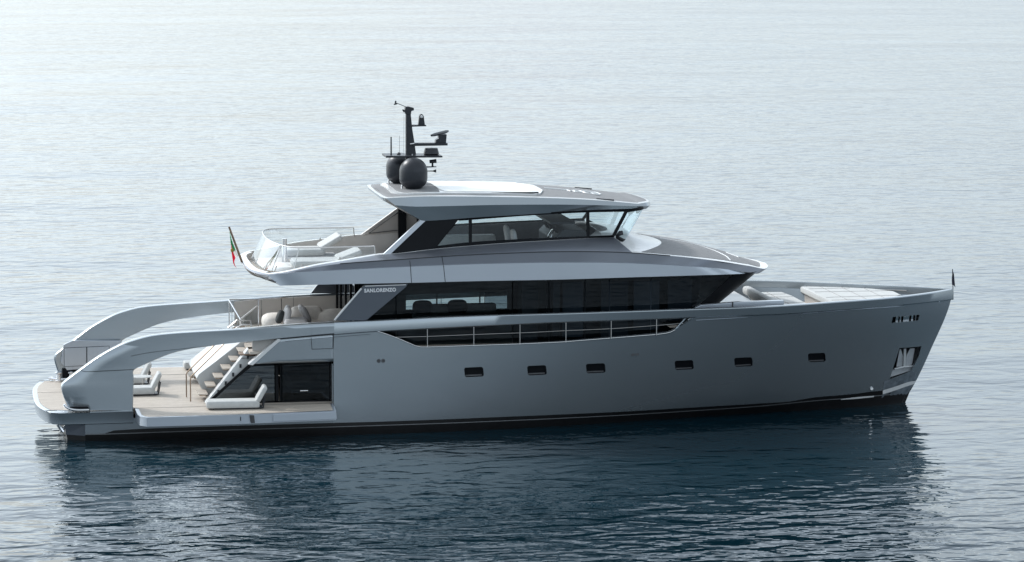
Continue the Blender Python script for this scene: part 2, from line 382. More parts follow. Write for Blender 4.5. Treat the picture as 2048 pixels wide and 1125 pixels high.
def open_z(X):
    for a, b in zip(OPEN, OPEN[1:]):
        if a.x <= X <= b.x: return a.z + (b.z-a.z)*(X-a.x)/(b.x-a.x)
    return None
XB = 10.37                               # forward edge of the beach-club opening
def top_z(X):
    if X < XB: return 0.80
    o = open_z(X); s1 = S1Z(X)-0.02
    return min(s1, o) if o is not None else s1

yacht = empty('motor_yacht', (17, 0, 0), 'long silver grey motor yacht with three decks lying on calm sea', 'yacht')
YO = Vector((-17, 0, 0))
def part(mb, name, mats, parent=None, **k):
    """a part of the yacht, built in world metres and parented to it"""
    o = mb.build(name, mats, None, **k); o.parent = parent or yacht
    o.matrix_parent_inverse = Matrix.Translation(YO) if parent is None else Matrix.Identity(4)
    return o
def sub(mb, name, mats, parent, **k):
    o = mb.build(name, mats, None, **k); o.parent = parent; return o

# hull skin: columns along X, rows from below the water to the top edge
def hull_columns():
    xs = [1.7 + (XB-0.002-1.7)*k/26 for k in range(27)] + [XB+0.002]
    x = XB + 0.25
    while x < 33.9: xs.append(x); x += 0.25
    xs += [p.x for p in OPEN] + [33.95, 34.02]
    return sorted(set(round(q, 4) for q in xs))
NR = 14
mb = MB(); rows_by_side = []
for sd in (-1, 1):
    cols_ = []
    for X in hull_columns():
        t = X/34.1
        zt = top_z(X); zg = ZGRY(X); zb = max(ZBLK(X), zg+0.004)
        lev = [-0.6, -0.2, zg-0.014, zg+0.014, max(zb, zg+0.016)]
        lev += [lev[-1] + (zt-lev[-1])*k/NR for k in range(1, NR+1)]
        cl = []
        for z in lev:
            xs = XST(max(0, min(4.25, z))); xx = X if X < 27 else 27 + (X-27)/(34.1-27)*(xs-27)
            y = Yh(xx, z)
            if z < 0: y *= (1+z*0.12)
            cl.append(Vector((xx, sd*max(y, 0.0), z)))
        cols_.append(cl)
    last = [Vector((XST(max(0, min(4.25, p.z))), 0, p.z)) for p in cols_[-1]]
    cols_.append(last)
    mb.loft(cols_ if sd < 0 else cols_, lambda i, j: (1, 1, 2, 1)[j] if j < 4 else 0)
hull = part(mb, 'hull', [M['paint'], M['anti'], M['boot']], weld=True, angle=30)
# fix normals outward
me = hull.data
bm = bmesh.new(); bm.from_mesh(me)
for f in bm.faces:
    c = f.calc_center_median()
    if f.normal.y*c.y < 0 and abs(c.y) > 0.02: f.normal_flip()
bm.to_mesh(me); bm.free()
q = hull.modifiers.new('solid', 'SOLIDIFY'); q.thickness = 0.16; q.offset = -1
# pockets cut through the hull skin
PORT = [(929, 967, 735, 754.2), (1055, 1093, 731.6, 750.7), (1172.6, 1210.6, 727.6, 746.6), (1350, 1387, 721.4, 739.8), (1469, 1505, 715.6, 733.6), (1616.5, 1651, 706.8, 724.4)]
cut = MB(); port_frames = []
def port_outline(x0, x1, y0, y1, grow=0.0):
    cx, cy, w_, h_ = (x0+x1)/2, (y0+y1)/2, (x1-x0)+grow, (y1-y0)+grow
    return [(cx+a + 0.10*(-b), cy-b - 0.045*a) for a, b in rrect(w_, h_, 4.0)]
for pr in PORT:
    pts = HC(port_outline(*pr)); inner = [p + Vector((0, 0.5, 0)) for p in pts]; outer = [p + Vector((0, -0.4, 0)) for p in pts]
    cut.prism(outer, (0, 0.9, 0))
ANCH = [(1799, 696.5), (1843, 693), (1838, 712), (1822, 745), (1779, 760), (1789, 728)]
cut.prism([p + Vector((0, -0.5, 0)) for p in HC(ANCH)], (0, 1.1, 0))
FAIR = [(1785.5, 634.5), (1839.5, 629.8), (1836.5, 641.5), (1783, 646.5)]
cut.prism([p + Vector((0, -0.4, 0)) for p in HC(FAIR)], (0, 0.8, 0))
cutter = cut.build('cutter', M['black'], None, smooth=False)
bq = hull.modifiers.new('cut', 'BOOLEAN'); bq.operation = 'DIFFERENCE'; bq.object = cutter; bq.solver = 'EXACT'
bake(hull); hull.data.set_sharp_from_angle(angle=radians(30))
bpy.data.objects.remove(cutter, do_unlink=True)
for pr in PORT:
    pts = HC(port_outline(*pr, grow=2.4)); off = Vector((0, 0.075, 0))
    o = MB().prism([p+off for p in pts], (0, 0.02, 0)); o = part(o, 'porthole', M['black'])
    lip = H((pr[0]+pr[1])/2, pr[3]-1.2); a = H(pr[0]+2, pr[3]-0.9); b = H(pr[1]-3, pr[3]-2.4)
    sub(MB().prism([a+Vector((0, .03, 0)), b+Vector((0, .03, 0)), b+Vector((0, .07, .045)), a+Vector((0, .07, .045))], (0, .02, 0)), 'sill', M['darkgrey'], o).matrix_parent_inverse = Matrix.Identity(4)
SUBI = Matrix.Identity(4)
def subpart(mb, name, mats, parent, **k):
    o = mb.build(name, mats, None, **k); o.parent = parent; o.matrix_parent_inverse = SUBI; return o

# boat bottom, transom and dark inside so that nothing is see-through
mb = MB()
mb.prism([(1.72, -3.45, -.5), (1.72, 3.45, -.5), (1.72, 3.5, .82), (1.72, -3.5, .82)], (0.1, 0, 0), 0)
part(mb, 'transom', M['paint'])
mb = MB(); pl = []
for X in [1.8 + k*0.6 for k in range(52)]:
    if X < 32.6: pl.append((X, Yh(X, 0.8)-0.14))
mb.poly([(x, -y, .78) for x, y in pl] + [(x, y, .78) for x, y in pl[::-1]])
part(mb, 'lower_sole', M['dark'], smooth=False)

# side panel above the beach-club opening (continues the hull skin)
zb_f = F([(p.x, p.z) for p in HC([(502, 728.4), (560, 726.8), (620, 725), (664.5, 723.6)])])
diag = HC([(502, 728), (559, 677.5)])
for sd in (-1, 1):
    ct = []
    for k in range(25):
        X = diag[0].x + (XB-diag[0].x)*k/24
        z0 = zb_f(X); z1 = S1Z(X)-0.02
        if X < diag[1].x: z1 = min(z1, diag[0].z + (diag[1].z-diag[0].z)*(X-diag[0].x)/(diag[1].x-diag[0].x) + .01)
        ct.append([Vector((X, sd*Yh(X, z0+(z1-z0)*j/8), z0+(z1-z0)*j/8)) for j in range(9)])
    mb = MB(); mb.loft(ct)
    side_panel = part(mb, 'side_panel', M['paint'], angle=30)
    bm = bmesh.new(); bm.from_mesh(side_panel.data)
    for f in bm.faces:
        if f.normal.y*f.calc_center_median().y < 0: f.normal_flip()
    bm.to_mesh(side_panel.data); bm.free()
    q = side_panel.modifiers.new('solid', 'SOLIDIFY'); q.thickness = 0.2; q.offset = -1
# white sloping edge cap of the side panel
for sd in (-1, 1):
    a, b = diag; e = Vector((-.05, 0, .05))
    mb = MB()
    P = [Vector((a.x, -Yh(a.x, a.z)-.02, a.z)), Vector((b.x, -Yh(b.x, b.z)-.02, b.z))]
    quad = [P[0]+Vector((-.1, 0, -.02)), P[0]+Vector((.06, 0, -.06)), P[1]+Vector((.06, 0, -.05)), P[1]+Vector((-.05, 0, 0))]
    mb.prism(quad if sd < 0 else mir(quad), (0, -sd*0.34, 0))
    part(mb, 'edge_cap', M['white'], bevel=0.015)

# bulwark rail (proud band along the sheer, from the panel seam to the bow)
X_RAIL0 = H(668, 655).x
mb = MB()
for sd in (-1, 1):
    rows = []
    xs = [X_RAIL0 + k*0.3 for k in range(int((33.9-X_RAIL0)/0.3)+1)] + [33.95, 34.05, 34.12]
    for X in xs:
        z0, z1 = S1Z(X), S0Z(X); b = BX(min(X, 34.1))
        taper = min(1.0, max(0.0, (34.12-X)/0.4))
        yo = b+.045 if X < 34.1 else 0.0; yi = max(b-.20*taper, 0.0); ym = Yh(min(X, 34.05), z0)
        ym = ym if X < 34.1 else 0.0
        rows.append([Vector((X, sd*q[0], q[1])) for q in ((ym-.004, z0-.05), (ym+.045, z0-.012), (yo, z1-.035), (max(yo-.012, 0), z1-.008), (max(yo-.04, 0), z1), (yi+.03*taper, z1), (yi, z1-.03), (yi, z0-.05))])
    mb.loft(rows, close_u=True); mb.poly(rows[0])
part(mb, 'bulwark_rail', M['paint'], angle=28)

# ------------------------------------------------------------------ stern arches
OUT = [(136, 820), (131, 806), (124.5, 787), (122.5, 773), (129, 764), (159, 741), (200, 712), (238, 691.5), (257, 683.5), (300, 672), (360, 666), (480, 659), (560, 652), (620, 648), (668.5, 645.5)]
INN = [(266, 822), (266.5, 806), (267, 787), (267.3, 773), (267.6, 757), (268, 741), (297, 726.5), (342, 708), (387, 697.5), (439, 690), (500, 683.5), (559, 677.5), (600, 674), (635, 671), (668.5, 668.5)]
def arch(sd):
    yb = lambda X: -(BX(max(X, 0.3))+0.03)
    o3, i3 = SC(OUT, yb), SC(INN, yb)
    def sub_div(P):
        out = []
        for i in range(len(P)-1):
            for k in range(3):
                t = k/3
                p0, p1, p2, p3 = P[max(i-1, 0)], P[i], P[i+1], P[min(i+2, len(P)-1)]
                m1, m2 = (p2-p0)*0.5, (p3-p1)*0.5
                if (p1-p0).length > 1e-6: m1 = m1*min(1, 2*(p2-p1).length/max(1e-6, (p2-p0).length))
                m2 = m2*min(1, 2*(p2-p1).length/max(1e-6, (p3-p1).length))
                out.append((2*t**3-3*t*t+1)*p1 + (t**3-2*t*t+t)*m1 + (-2*t**3+3*t*t)*p2 + (t**3-t*t)*m2)
        out.append(P[-1]); return out
    o3, i3 = sub_div(o3), sub_div(i3)
    th = 0.36; rows = []
    n = len(o3)
    for k in range(n):
        a, b = o3[k], i3[k]; d = (b-a)
        ch = 0.09 if k > 3 else 0.14
        dn = d.normalized()
        inn = Vector((0, th, 0))
        r = [a + dn*ch, a+d*.35, a+d*.7, b - dn*.03, b + Vector((0, .03, 0)), b + inn - Vector((0, .03, 0)), b + inn - dn*.03, a+d*.6+inn, a + dn*0.05 + inn, a + inn*0.88, a + Vector((0, ch*1.1, 0)), a + Vector((0, ch*.35, 0)) + dn*ch*.3]
        rows.append(r if sd < 0 else mir(r))
    mb = MB(); mb.loft(rows, close_u=True); mb.poly(rows[0]); mb.poly(rows[-1])
    o = part(mb, 'stern_arch', M['paint'], angle=40)
    # seam at the lid, long crease on the beam
    def seam(pts, wd=0.018, off=0.006):
        P = SC(pts, lambda X: yb(X)-off)
        P = resample(P, max(2, len(pts)*3)) if len(P) > 2 else P
        up = [p + Vector((0, 0, wd)) for p in P]
        P, up = (P, up) if sd < 0 else (mir(P), mir(up))
        m2 = MB(); m2.loft([P, up]); q = subpart(m2, 'panel_seam', M['rubber'], o); q.modifiers.new('s', 'SOLIDIFY').thickness = 0.006
    seam([(160, 741.5), (168, 744.2), (210, 743), (268, 740)])
    seam([(262, 713), (300, 706), (370, 698), (430, 692)], 0.014)
    if sd < 0:
        seam([(622, 647.5), (623.5, 672), (625, 699)], 0.02)
    return o
arch_s = arch(-1); arch_p = arch(1)

ZP_ = 1.09
# inner face of the port arch: locker with two doors over the mooring gear
mb = MB()
yi = 3.2
P = [S(x, y, yi) for x, y in ((122, 726), (127, 690), (146, 681.5), (243, 682), (243, 733), (196, 736), (134, 741))]
mb.prism(P, (0, 0.12, 0))
locker = part(mb, 'locker', M['paint_light'], bevel=0.012)
for (a, b, c, d) in (((128.5, 697), (172.5, 695), (172.5, 731), (129, 733.5)), ((174.5, 695), (218, 693), (218, 728.5), (174.5, 731))):
    q = [S(x, y, yi-.001) for x, y in (a, b, c, d)]
    s_ = MB(); s_.prism(q, (0, -0.02, 0)); dd = subpart(s_, 'locker_door', M['paint_light'], locker, bevel=0.006)
    r = [S(x, y, yi-.004) for x, y in ((a[0]-1, a[1]-1), (b[0]+1, b[1]-1), (c[0]+1, c[1]+1), (d[0]-1, d[1]+1))]
    s_ = MB(); s_.poly(r); subpart(s_, 'door_gap', M['rubber'], locker, smooth=False)
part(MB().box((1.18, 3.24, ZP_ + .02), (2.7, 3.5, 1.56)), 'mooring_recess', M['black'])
def fairlead(sd):
    # mooring gear tucked in the foot of each arch
    mb = MB()
    for k, (dx, r) in enumerate(((0.0, .16), (.45, .13))):
        mb.lathe([(r, 0), (r, .05), (r*.6, .08), (r*.55, .26), (r*.95, .3), (r*.95, .34), (r*.3, .36)], (1.05+dx, sd*3.12, 1.1), 16)
    mb.tube([(0.82, sd*3.6, 1.16), (.7, sd*3.3, 1.2), (.95, sd*3.1, 1.18), (1.6, sd*3.12, 1.18)], .05)
    return part(mb, 'mooring_gear', M['chrome'])
fairlead(1)
mb = MB()
P = SC([(140, 818.5), (139, 813.5), (176, 813), (180, 822.5), (146, 823)], -3.86)
mb.prism(P, (0, -.1, 0)); fl = part(mb, 'fairlead', M['black'], bevel=0.01)
P = [Vector((p.x, p.y, p.z)) for p in SC([(128, 809), (133, 815.5), (146, 820), (160, 821), (178, 820.5)], -4.0)]
subpart(MB().tube(resample(P, 10), .045), 'roller_bar', M['chrome'], fl)

# ------------------------------------------------------------------ swim platform and beach deck
def platform_outline(ins=0.0):
    pts = []
    for k in range(33):
        a = -1 + 2*k/32; y = a*(3.92-ins)
        x = 0.02 + ins + 0.55*abs(a)**3.2 + 0.35*max(0, abs(a)-.93)/.07*.8
        pts.append((x, y))
    return pts
ZP = 1.09
po = platform_outline()
full = [(3.36, -3.9)] + [(1.5, -3.94)] + po + [(1.5, 3.94), (3.36, 3.9)]
rows = []
for (z, ins) in ((ZP-.45, .10), (ZP-.42, .05), (ZP-.06, .02), (ZP-.02, 0.0), (ZP, .03)):
    rows.append([Vector((x + (ins if x < 3 else 0), y*(1-ins/4.2), z)) for x, y in full])
mb = MB(); mb.loft(rows, close_u=True); mb.poly(rows[0][::-1]); mb.poly(rows[-1])
plat = part(mb, 'swim_platform', M['paint'], angle=30)
pi_ = platform_outline(.16)
mb = MB(); mb.poly([Vector((x, y, ZP+.006)) for x, y in [(3.3, -3.45), (1.2, -3.45)] + [q for q in pi_ if abs(q[1]) < 3.5] + [(1.2, 3.45), (3.3, 3.45)]])
subpart(mb, 'teak_deck', M['teak'], plat, smooth=False)
for (x0, x1, y) in ((.32, .74, -3.38), (.32, .74, 3.40)):
    subpart(MB().box((x0, y-.03, ZP+.007), (x1, y+.03, ZP+.012)), 'hatch_slot', M['rubber'], plat)
subpart(MB().box((.2, .62, ZP+.007), (3.2, .645, ZP+.011)), 'deck_seam', M['rubber'], plat)
# hull extension below the platform, trim fin and the little step
mb = MB(); mb.prism([(1.0, -3.2, .58), (1.75, -3.4, .58), (1.75, -3.4, .16), (1.05, -3.2, .2)], (0, 6.6, 0)); mb.prism([(1.07, -3.15, .2), (1.74, -3.35, .16), (1.74, -3.35, -.4), (1.15, -3.15, -.4)], (0, 6.5, 0), 1); part(mb, 'stern_extension', [M['paint_dark_shade'], M['anti']])
mb = MB(); mb.tube([(.78, -3.1, .55), (.95, -3.1, .28)], .07).tube([(.85, -3.1, .3), (1.15, -3.1, .55)], .05); part(mb, 'drain_pipe', M['chrome'])
ZD = 1.15
mb = MB(); mb.box((3.3, -3.74, ZD-.2), (10.6, 3.74, ZD)); bd = part(mb, 'beach_deck', M['teak'])
# terraces folded down from the hull sides
def terrace(sd):
    out = [(3.42, -3.78), (3.44, -5.15), (3.50, -5.5), (3.72, -5.74), (6.8, -5.72), (10.28, -5.42), (10.36, -3.78)]
    if sd > 0: out = [(x, -y) for x, y in out]
    rows = [[Vector((x, y, z)) for x, y in out] for z in (ZD-.32, ZD+.0)]
    mb = MB(); mb.loft(rows, close_u=True); mb.poly(rows[0]); mb.poly(rows[1])
    o = part(mb, 'folding_terrace', M['paint_light'], bevel=0.02)
    cx, cy = 6.9, -sd*(-4.75)*-1
    ins = [(3.55, -3.79), (3.57, -5.1), (3.65, -5.45), (3.8, -5.62), (6.8, -5.6), (10.18, -5.3), (10.25, -3.79)]
    if sd > 0: ins = [(x, -y) for x, y in ins]
    subpart(MB().poly([Vector((x, y, ZD+.004)) for x, y in ins]), 'teak_deck', M['teak'], o, smooth=False)
    if sd < 0:
        # recess with a step, long cover strip, cleat slot on the outer edge
        a = [S(x, y, -5.72) for x, y in ((499, 831), (508, 831), (510, 846.2), (502, 846.8))]
        subpart(MB().prism(a, (0, -.03, 0)), 'step_recess', M['darkgrey'], o)
        a = [S(x, y, -5.72) for x, y in ((480.5, 834), (482, 834), (482, 842), (480.5, 842))]
        subpart(MB().prism(a, (0, -.03, 0)), 'cleat_slot', M['rubber'], o)
        a = SC([(546, 829), (672, 823.5), (673.5, 838), (546, 843.5)], lambda X: -5.72+.3*(X-6.8)/3.5 - .02)
        subpart(MB().prism(a, (0, -.05, 0)), 'cover_strip', M['paint_light'], o, bevel=0.008)
    subpart(MB().box((3.4, sd*3.755-.012, ZD+.003), (10.3, sd*3.755+.012, ZD+.007)), 'hinge_seam', M['rubber'], o)
    return o
terrace(-1); terrace(1)

# ------------------------------------------------------------------ beach club glazing, stairs
YG = -3.30
g = [S(x, y, YG) for x, y in ((501, 729.5), (664, 724.6), (664, 803.5), (413, 811))]
g[3].z = ZD; g[2].z = ZD
mb = MB()
a0, a1 = g[3], g[0]
def onx(px): return S(px, 760, YG).x
x1, x2, x3 = onx(551), onx(559), onx(661)
zt = lambda X: g[0].z + (g[1].z-g[0].z)*(X-g[0].x)/(g[1].x-g[0].x)
Vg = lambda X, z: Vector((X, YG, z))
front = part(MB().prism([Vg(a0.x+.08, ZD+.03), Vg(a1.x+.06, zt(a1.x)-.05), Vg(x1, zt(x1)-.04), Vg(x1, ZD+.03)], (0, .02, 0)), 'glass_panel', M['sheen'])
door = part(MB().prism([Vg(x2+.06, ZD+.06), Vg(x2+.06, zt(x2)-.05), Vg(x3-.05, zt(x3)-.05), Vg(x3-.05, ZD+.06)], (0, .02, 0)), 'sliding_door', M['darktint'])
fr = MB()
for p, q, wd in ((Vg(a0.x, ZD), Vg(a1.x, zt(a1.x)), .05), (Vg(x1+.03, ZD), Vg(x1+.03, zt(x1)), .07), (Vg(a0.x, ZD+.02), Vg(x3, ZD+.02), .03), (Vg(a1.x, zt(a1.x)-.02), Vg(x3, zt(x3)-.02), .03), (Vg(x3, ZD), Vg(x3, zt(x3)), .05), (Vg(x2+.06, ZD), Vg(x2+.06, zt(x2)), .04)):
    d = (q-p).normalized(); nrm = Vector((-d.z, 0, d.x))*wd
    fr.prism([p-nrm, p+nrm, q+nrm, q-nrm], (0, .05, 0))
subpart(fr, 'door_frame', M['black'], door)
hd = S(608, 782, YG-.03); subpart(MB().tube([hd+Vector((-.14, 0, 0)), hd+Vector((.14, 0, 0))], .025), 'handle', M['chrome'], door)
for (p, q) in (((530, 733), (549, 732.4)), ((568, 731.6), (606, 730.4))):
    a, b = S(*p, YG+.6), S(*q, YG+.6); subpart(MB().tube([a, b], .012), 'ceiling_strip', M['white'], door)
# right jamb of the opening
part(MB().prism([Vg(x3+.06, ZD-.1), Vg(x3+.06, zt(x3)+.0), Vg(XB-.03, zt(x3)+.0), Vg(XB-.03, ZD-.1)], (0, -.35, 0)), 'door_jamb', M['paint'], bevel=.02)
# beach club room behind the glass
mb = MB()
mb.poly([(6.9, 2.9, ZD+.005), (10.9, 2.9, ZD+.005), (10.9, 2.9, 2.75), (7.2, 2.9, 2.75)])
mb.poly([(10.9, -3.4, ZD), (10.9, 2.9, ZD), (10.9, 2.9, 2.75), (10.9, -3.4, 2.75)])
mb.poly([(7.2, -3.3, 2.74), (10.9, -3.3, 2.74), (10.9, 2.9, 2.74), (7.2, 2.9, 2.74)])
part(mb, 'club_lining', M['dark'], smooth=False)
mb = MB(); cushion_box(mb, (9.1, -1.6, ZD), (10.4, 0.9, 1.62), .08); cushion_box(mb, (10.1, -1.6, 1.6), (10.5, .9, 2.05), .08)
part(mb, 'club_seat', M['greyfab'])

# raked glass bulkhead in the middle and the white sloping block between the two stairs
mb = MB()
sec = [(5.50, 1.80), (5.62, 2.02), (7.30, 3.20), (7.75, 3.20), (7.75, 2.9), (6.35, ZD), (5.98, ZD)]
sec = [(5.74, 1.80), (5.82, 1.95), (7.42, 3.15), (7.85, 3.15), (7.85, 2.8), (6.4, ZD), (6.05, ZD)]
mb.prism([Vector((x, -1.5, z)) for x, z in sec], (0, 3.7, 0))
part(mb, 'sloping_bulkhead', M['white_matt'], bevel=0.03)
# starboard stairs
def stair(sd):
    e = part(MB().prism([Vector((x, sd*(2.62), z)) for x, z in ((5.93, ZD), (6.25, ZD), (7.9, 2.86), (7.75, 3.05), (7.45, 3.05))], (0, sd*.46, 0)), 'staircase', M['white'], bevel=0.015)
    e2 = subpart(MB().prism([Vector((x, sd*1.5, z)) for x, z in ((6.2, ZD), (6.45, ZD), (7.9, 2.8), (7.6, 3.0))], (0, sd*.08, 0)), 'stringer', M['white'], e)
    for k in range(6):
        x = 5.72 + k*.288; z = 1.42 + k*.296
        tr = MB(); tr.prism([Vector((x, sd*1.56, z)), Vector((x+.34, sd*1.56, z)), Vector((x+.34, sd*2.62, z)), Vector((x, sd*2.62, z))], (0, 0, -.045))
        t_ = subpart(tr, 'tread', M['teak'], e, bevel=0.008)
        rs = MB().box((x+.05, sd*2.1-.35, z-.1), (x+.3, sd*2.1+.35, z-.046)); subpart(rs, 'bracket', M['bronze'], e)
    for k in range(6):
        a = Vector((6.14+k*.262, sd*3.09, ZD+.10+k*.30)); subpart(MB().box((a.x-.05, a.y-.03, a.z-.06), (a.x+.02, a.y+.03, a.z+.07)), 'clip', M['mast'], e)
    for (yy, x0) in (((1.55, 5.38), (2.56, 5.45)) if sd < 0 else ()):
        pth = [(x0, sd*yy, ZD), (x0, sd*yy, 1.95), (x0+.03, sd*yy, 2.03), (x0+.09, sd*yy, 2.1), (x0+1.55, sd*yy, 3.52), (x0+1.75, sd*yy, 3.62), (x0+2.1, sd*yy, 3.64)]
        subpart(MB().tube(pth, .022), 'handrail', M['bronze'], e)
    return e
stair(-1); stair(1)

# ------------------------------------------------------------------ main deck
ZM = 3.05
dpl = [(X, min(3.72, Yh(X, ZM-.12)-.12)) for X in [7.45 + .5*k for k in range(35)]]
mb = MB(); mb.prism([Vector((x, -y, ZM)) for x, y in dpl] + [Vector((x, y, ZM)) for x, y in dpl[::-1]], (0, 0, -.1)); md = part(mb, 'main_deck', M['teak'], smooth=False)
# round wooden landing at the head of the starboard stairs
lp = S(501, 706, -2.9)
mb = MB(); mb.lathe([(.3, -.1), (.42, -.03), (.42, 0), (.4, .012)], (lp.x, -2.75, 2.86), 28); part(mb, 'stair_landing', M['wood'])
# inside lining of the aft bulwarks
for sd in (-1, 1):
    o = None
    for (xa, xb) in ((7.55, 8.55), (8.57, 9.75), (9.77, 11.35)):
        m2 = MB(); m2.prism([Vector((xa, sd*3.55, ZM)), Vector((xb, sd*3.55, ZM)), Vector((xb, sd*3.55, S0Z(xb)-.05)), Vector((xa, sd*3.55, S0Z(xa)-.05))], (0, sd*.06, 0))
        part(m2, 'bulwark_lining', M['taupe'], bevel=.004)
# rails of the aft cockpit (port corner) and the centre gate
def cockpit_rail():
    mb = MB()
    A, B, C, D_ = S(458, 600, 0.7), S(517, 599, 2.2), S(481, 639, -.2), S(514, 613, 1.2)
    mb.tube([Vector((A.x, A.y, ZM+.1)), A, B, Vector((B.x, B.y, ZM))], .022)
    mb.tube([A, C, Vector((C.x, C.y, ZM))], .03)
    for t in (.25, .5, .75):
        p = A.lerp(C, t); mb.tube([p, Vector((p.x, p.y, ZM))], .012)
    part(mb, 'cockpit_rail', M['chrome'])
    m2 = MB(); p = C; m2.prism([C+Vector((.02, 0, -.02)), D_, Vector((D_.x+.05, D_.y, ZM+.05)), Vector((C.x+.02, C.y, ZM+.05))], (0, .02, 0))
    part(m2, 'wind_screen', M['balu'])
    m3 = MB().tube([C, D_], .03); part(m3, 'screen_rail', M['white'])
    for yy, (x0, y0), (x1_, y1_), (x2_, y2_) in ((-1.5, (456, 656), (474, 641.5), (502, 641.5)), (-2.3, (472, 657), (484, 650), (504, 649.5))):
        P = [S(x0, y0, yy), S(x1_, y1_, yy), S(x2_, y2_, yy)]
        m4 = MB(); m4.tube(P + [Vector((P[-1].x+.02, yy, ZM))], .025); part(m4, 'stair_head_rail', M['rail'])
cockpit_rail()

# deckhouse -------------------------------------------------------
U0px = [(560, 571.6), (580, 571.3), (680, 568.8), (800, 566.6), (960, 562.6), (1120, 559.6), (1260, 555.2), (1420, 550.4), (1468, 548.8), (1500, 547.2)]
U1px = [(534, 550.3), (568, 547.4), (616, 544), (680, 540.8), (760, 536.8), (840, 533.2), (960, 528.8), (1120, 525.8), (1260, 527.2), (1420, 536), (1474, 541.6)]
U2px = [(535, 549.5), (570, 546.4), (632, 535), (680, 528), (740, 523.5), (800, 519.6), (880, 514), (960, 509.4), (1040, 506), (1120, 503.8), (1196, 504), (1266, 506.4), (1340, 512), (1420, 520.4), (1500, 532.6)]
U3px = [(537, 548.8), (568, 545.3), (632, 531.2), (680, 523.2), (760, 509.8), (800, 507.2), (873.6, 498.4), (944, 492), (1040, 485), (1120, 480.6), (1164, 477.9), (1228, 475.2)]
YU1 = F([(8, 3.62), (8.7, 3.82), (12, 3.88), (20, 3.88), (23, 3.7), (24.5, 3.38), (25.5, 2.83), (26.4, 2.0)])
YU0 = F([(8, 3.66), (8.7, 3.82), (12, 3.89), (20, 3.89), (23, 3.71), (24.5, 3.38), (25.5, 2.78), (26.2, 2.0)])
YU2 = F([(8, 3.6), (8.7, 3.76), (10, 3.78), (12, 3.79), (20, 3.78), (23, 3.56), (24.5, 3.18), (25.5, 2.62), (26.4, 1.8)])
YU3 = F([(8, 3.56), (8.7, 3.72), (10, 3.62), (12, 3.3), (14, 3.15), (18, 3.08), (20.6, 2.8)])
def neg(f): return lambda X: -f(X)
u0, u1, u2, u3 = SC(U0px, neg(YU0)), SC(U1px, neg(YU1)), SC(U2px, neg(YU2)), SC(U3px, neg(YU3))
U0Z, U2Z = F([(p.x, p.z) for p in u0]), F([(p.x, p.z) for p in u2])

# salon and owner cabin: floor-to-ceiling dark glass set in from the bulwark
gb = [Vector((11.3, -3.15, ZM)), Vector((16, -3.15, ZM)), Vector((20, -3.15, ZM)), Vector((22.2, -3.1, ZM))]
gt = [Vector((11.3, -3.15, 5.40)), Vector((16, -3.15, 5.45)), Vector((20, -3.15, 5.45)), Vector((25.0, -2.98, 5.38))]
def gpt(u, v):
    """glass surface: u along the side 0..1, v bottom..top"""
    b = resample(gb, 41)[int(round(u*40))]; t = resample(gt, 41)[int(round(u*40))]; return b.lerp(t, v)
deckhouse = None
mb = MB()   # dark structure behind the panes: sill, head and posts
pxs = [735, 792, 1025, 1098, 1170, 1219, 1301.6]
xs_p = [11.35] + [S(q, 600, -3.15).x for q in pxs[1:]] + [99]
def side_glass(sd):
    outs = []
    for k in range(len(xs_p)-1):
        xa, xb = xs_p[k]+.02, xs_p[k+1]-.02
        last = k == len(xs_p)-2
        rows = []
        for i in range(9):
            t = i/8
            if last:
                pb, pt = Vector((xa, -3.15, ZM)).lerp(gb[3], t), Vector((xa, -3.15, 5.42)).lerp(gt[3], t)
            else:
                X = xa+(xb-xa)*t; pb, pt = Vector((X, -3.15, ZM)), Vector((X, -3.15, 5.45))
            r = [pb.lerp(pt, q/4) for q in range(5)]
            rows.append(r if sd < 0 else mir(r))
        m2 = MB(); m2.loft(rows)
        outs.append(part(m2, 'side_window', M['tint'] if (k < 2 and sd < 0) else (M['clear'] if k < 2 else M['darktint']), smooth=False))
    return outs
panes = side_glass(-1) + side_glass(1)
# forward quarter and front glass, raked forward at the top
fb = [gb[3] + Vector((.03, 0, 0)), Vector((22.9, -2.75, ZM)), Vector((23.25, -2.0, ZM)), Vector((23.4, -1.0, ZM)), Vector((23.45, 0, ZM))]
ft = [gt[3] + Vector((.03, 0, 0)), Vector((25.75, -2.65, 5.36)), Vector((26.15, -2.0, 5.34)), Vector((26.4, -1.0, 5.32)), Vector((26.5, 0, 5.32))]
b_, t_ = resample(fb, 17), resample(ft, 17)
b_ = b_ + mir(b_[:-1])[::-1]; t_ = t_ + mir(t_[:-1])[::-1]
mb = MB(); mb.loft([b_, [p.lerp(q, .5) for p, q in zip(b_, t_)], t_]); part(mb, 'front_window', M['black'])
# white frame along the silhouette of the front glass
mb = MB(); mb.tube([b_[12].lerp(t_[12], .3)+Vector((.06, 0, 0)), t_[12]+Vector((.05, 0, 0))], .035); part(mb, 'front_pillar', M['white'])
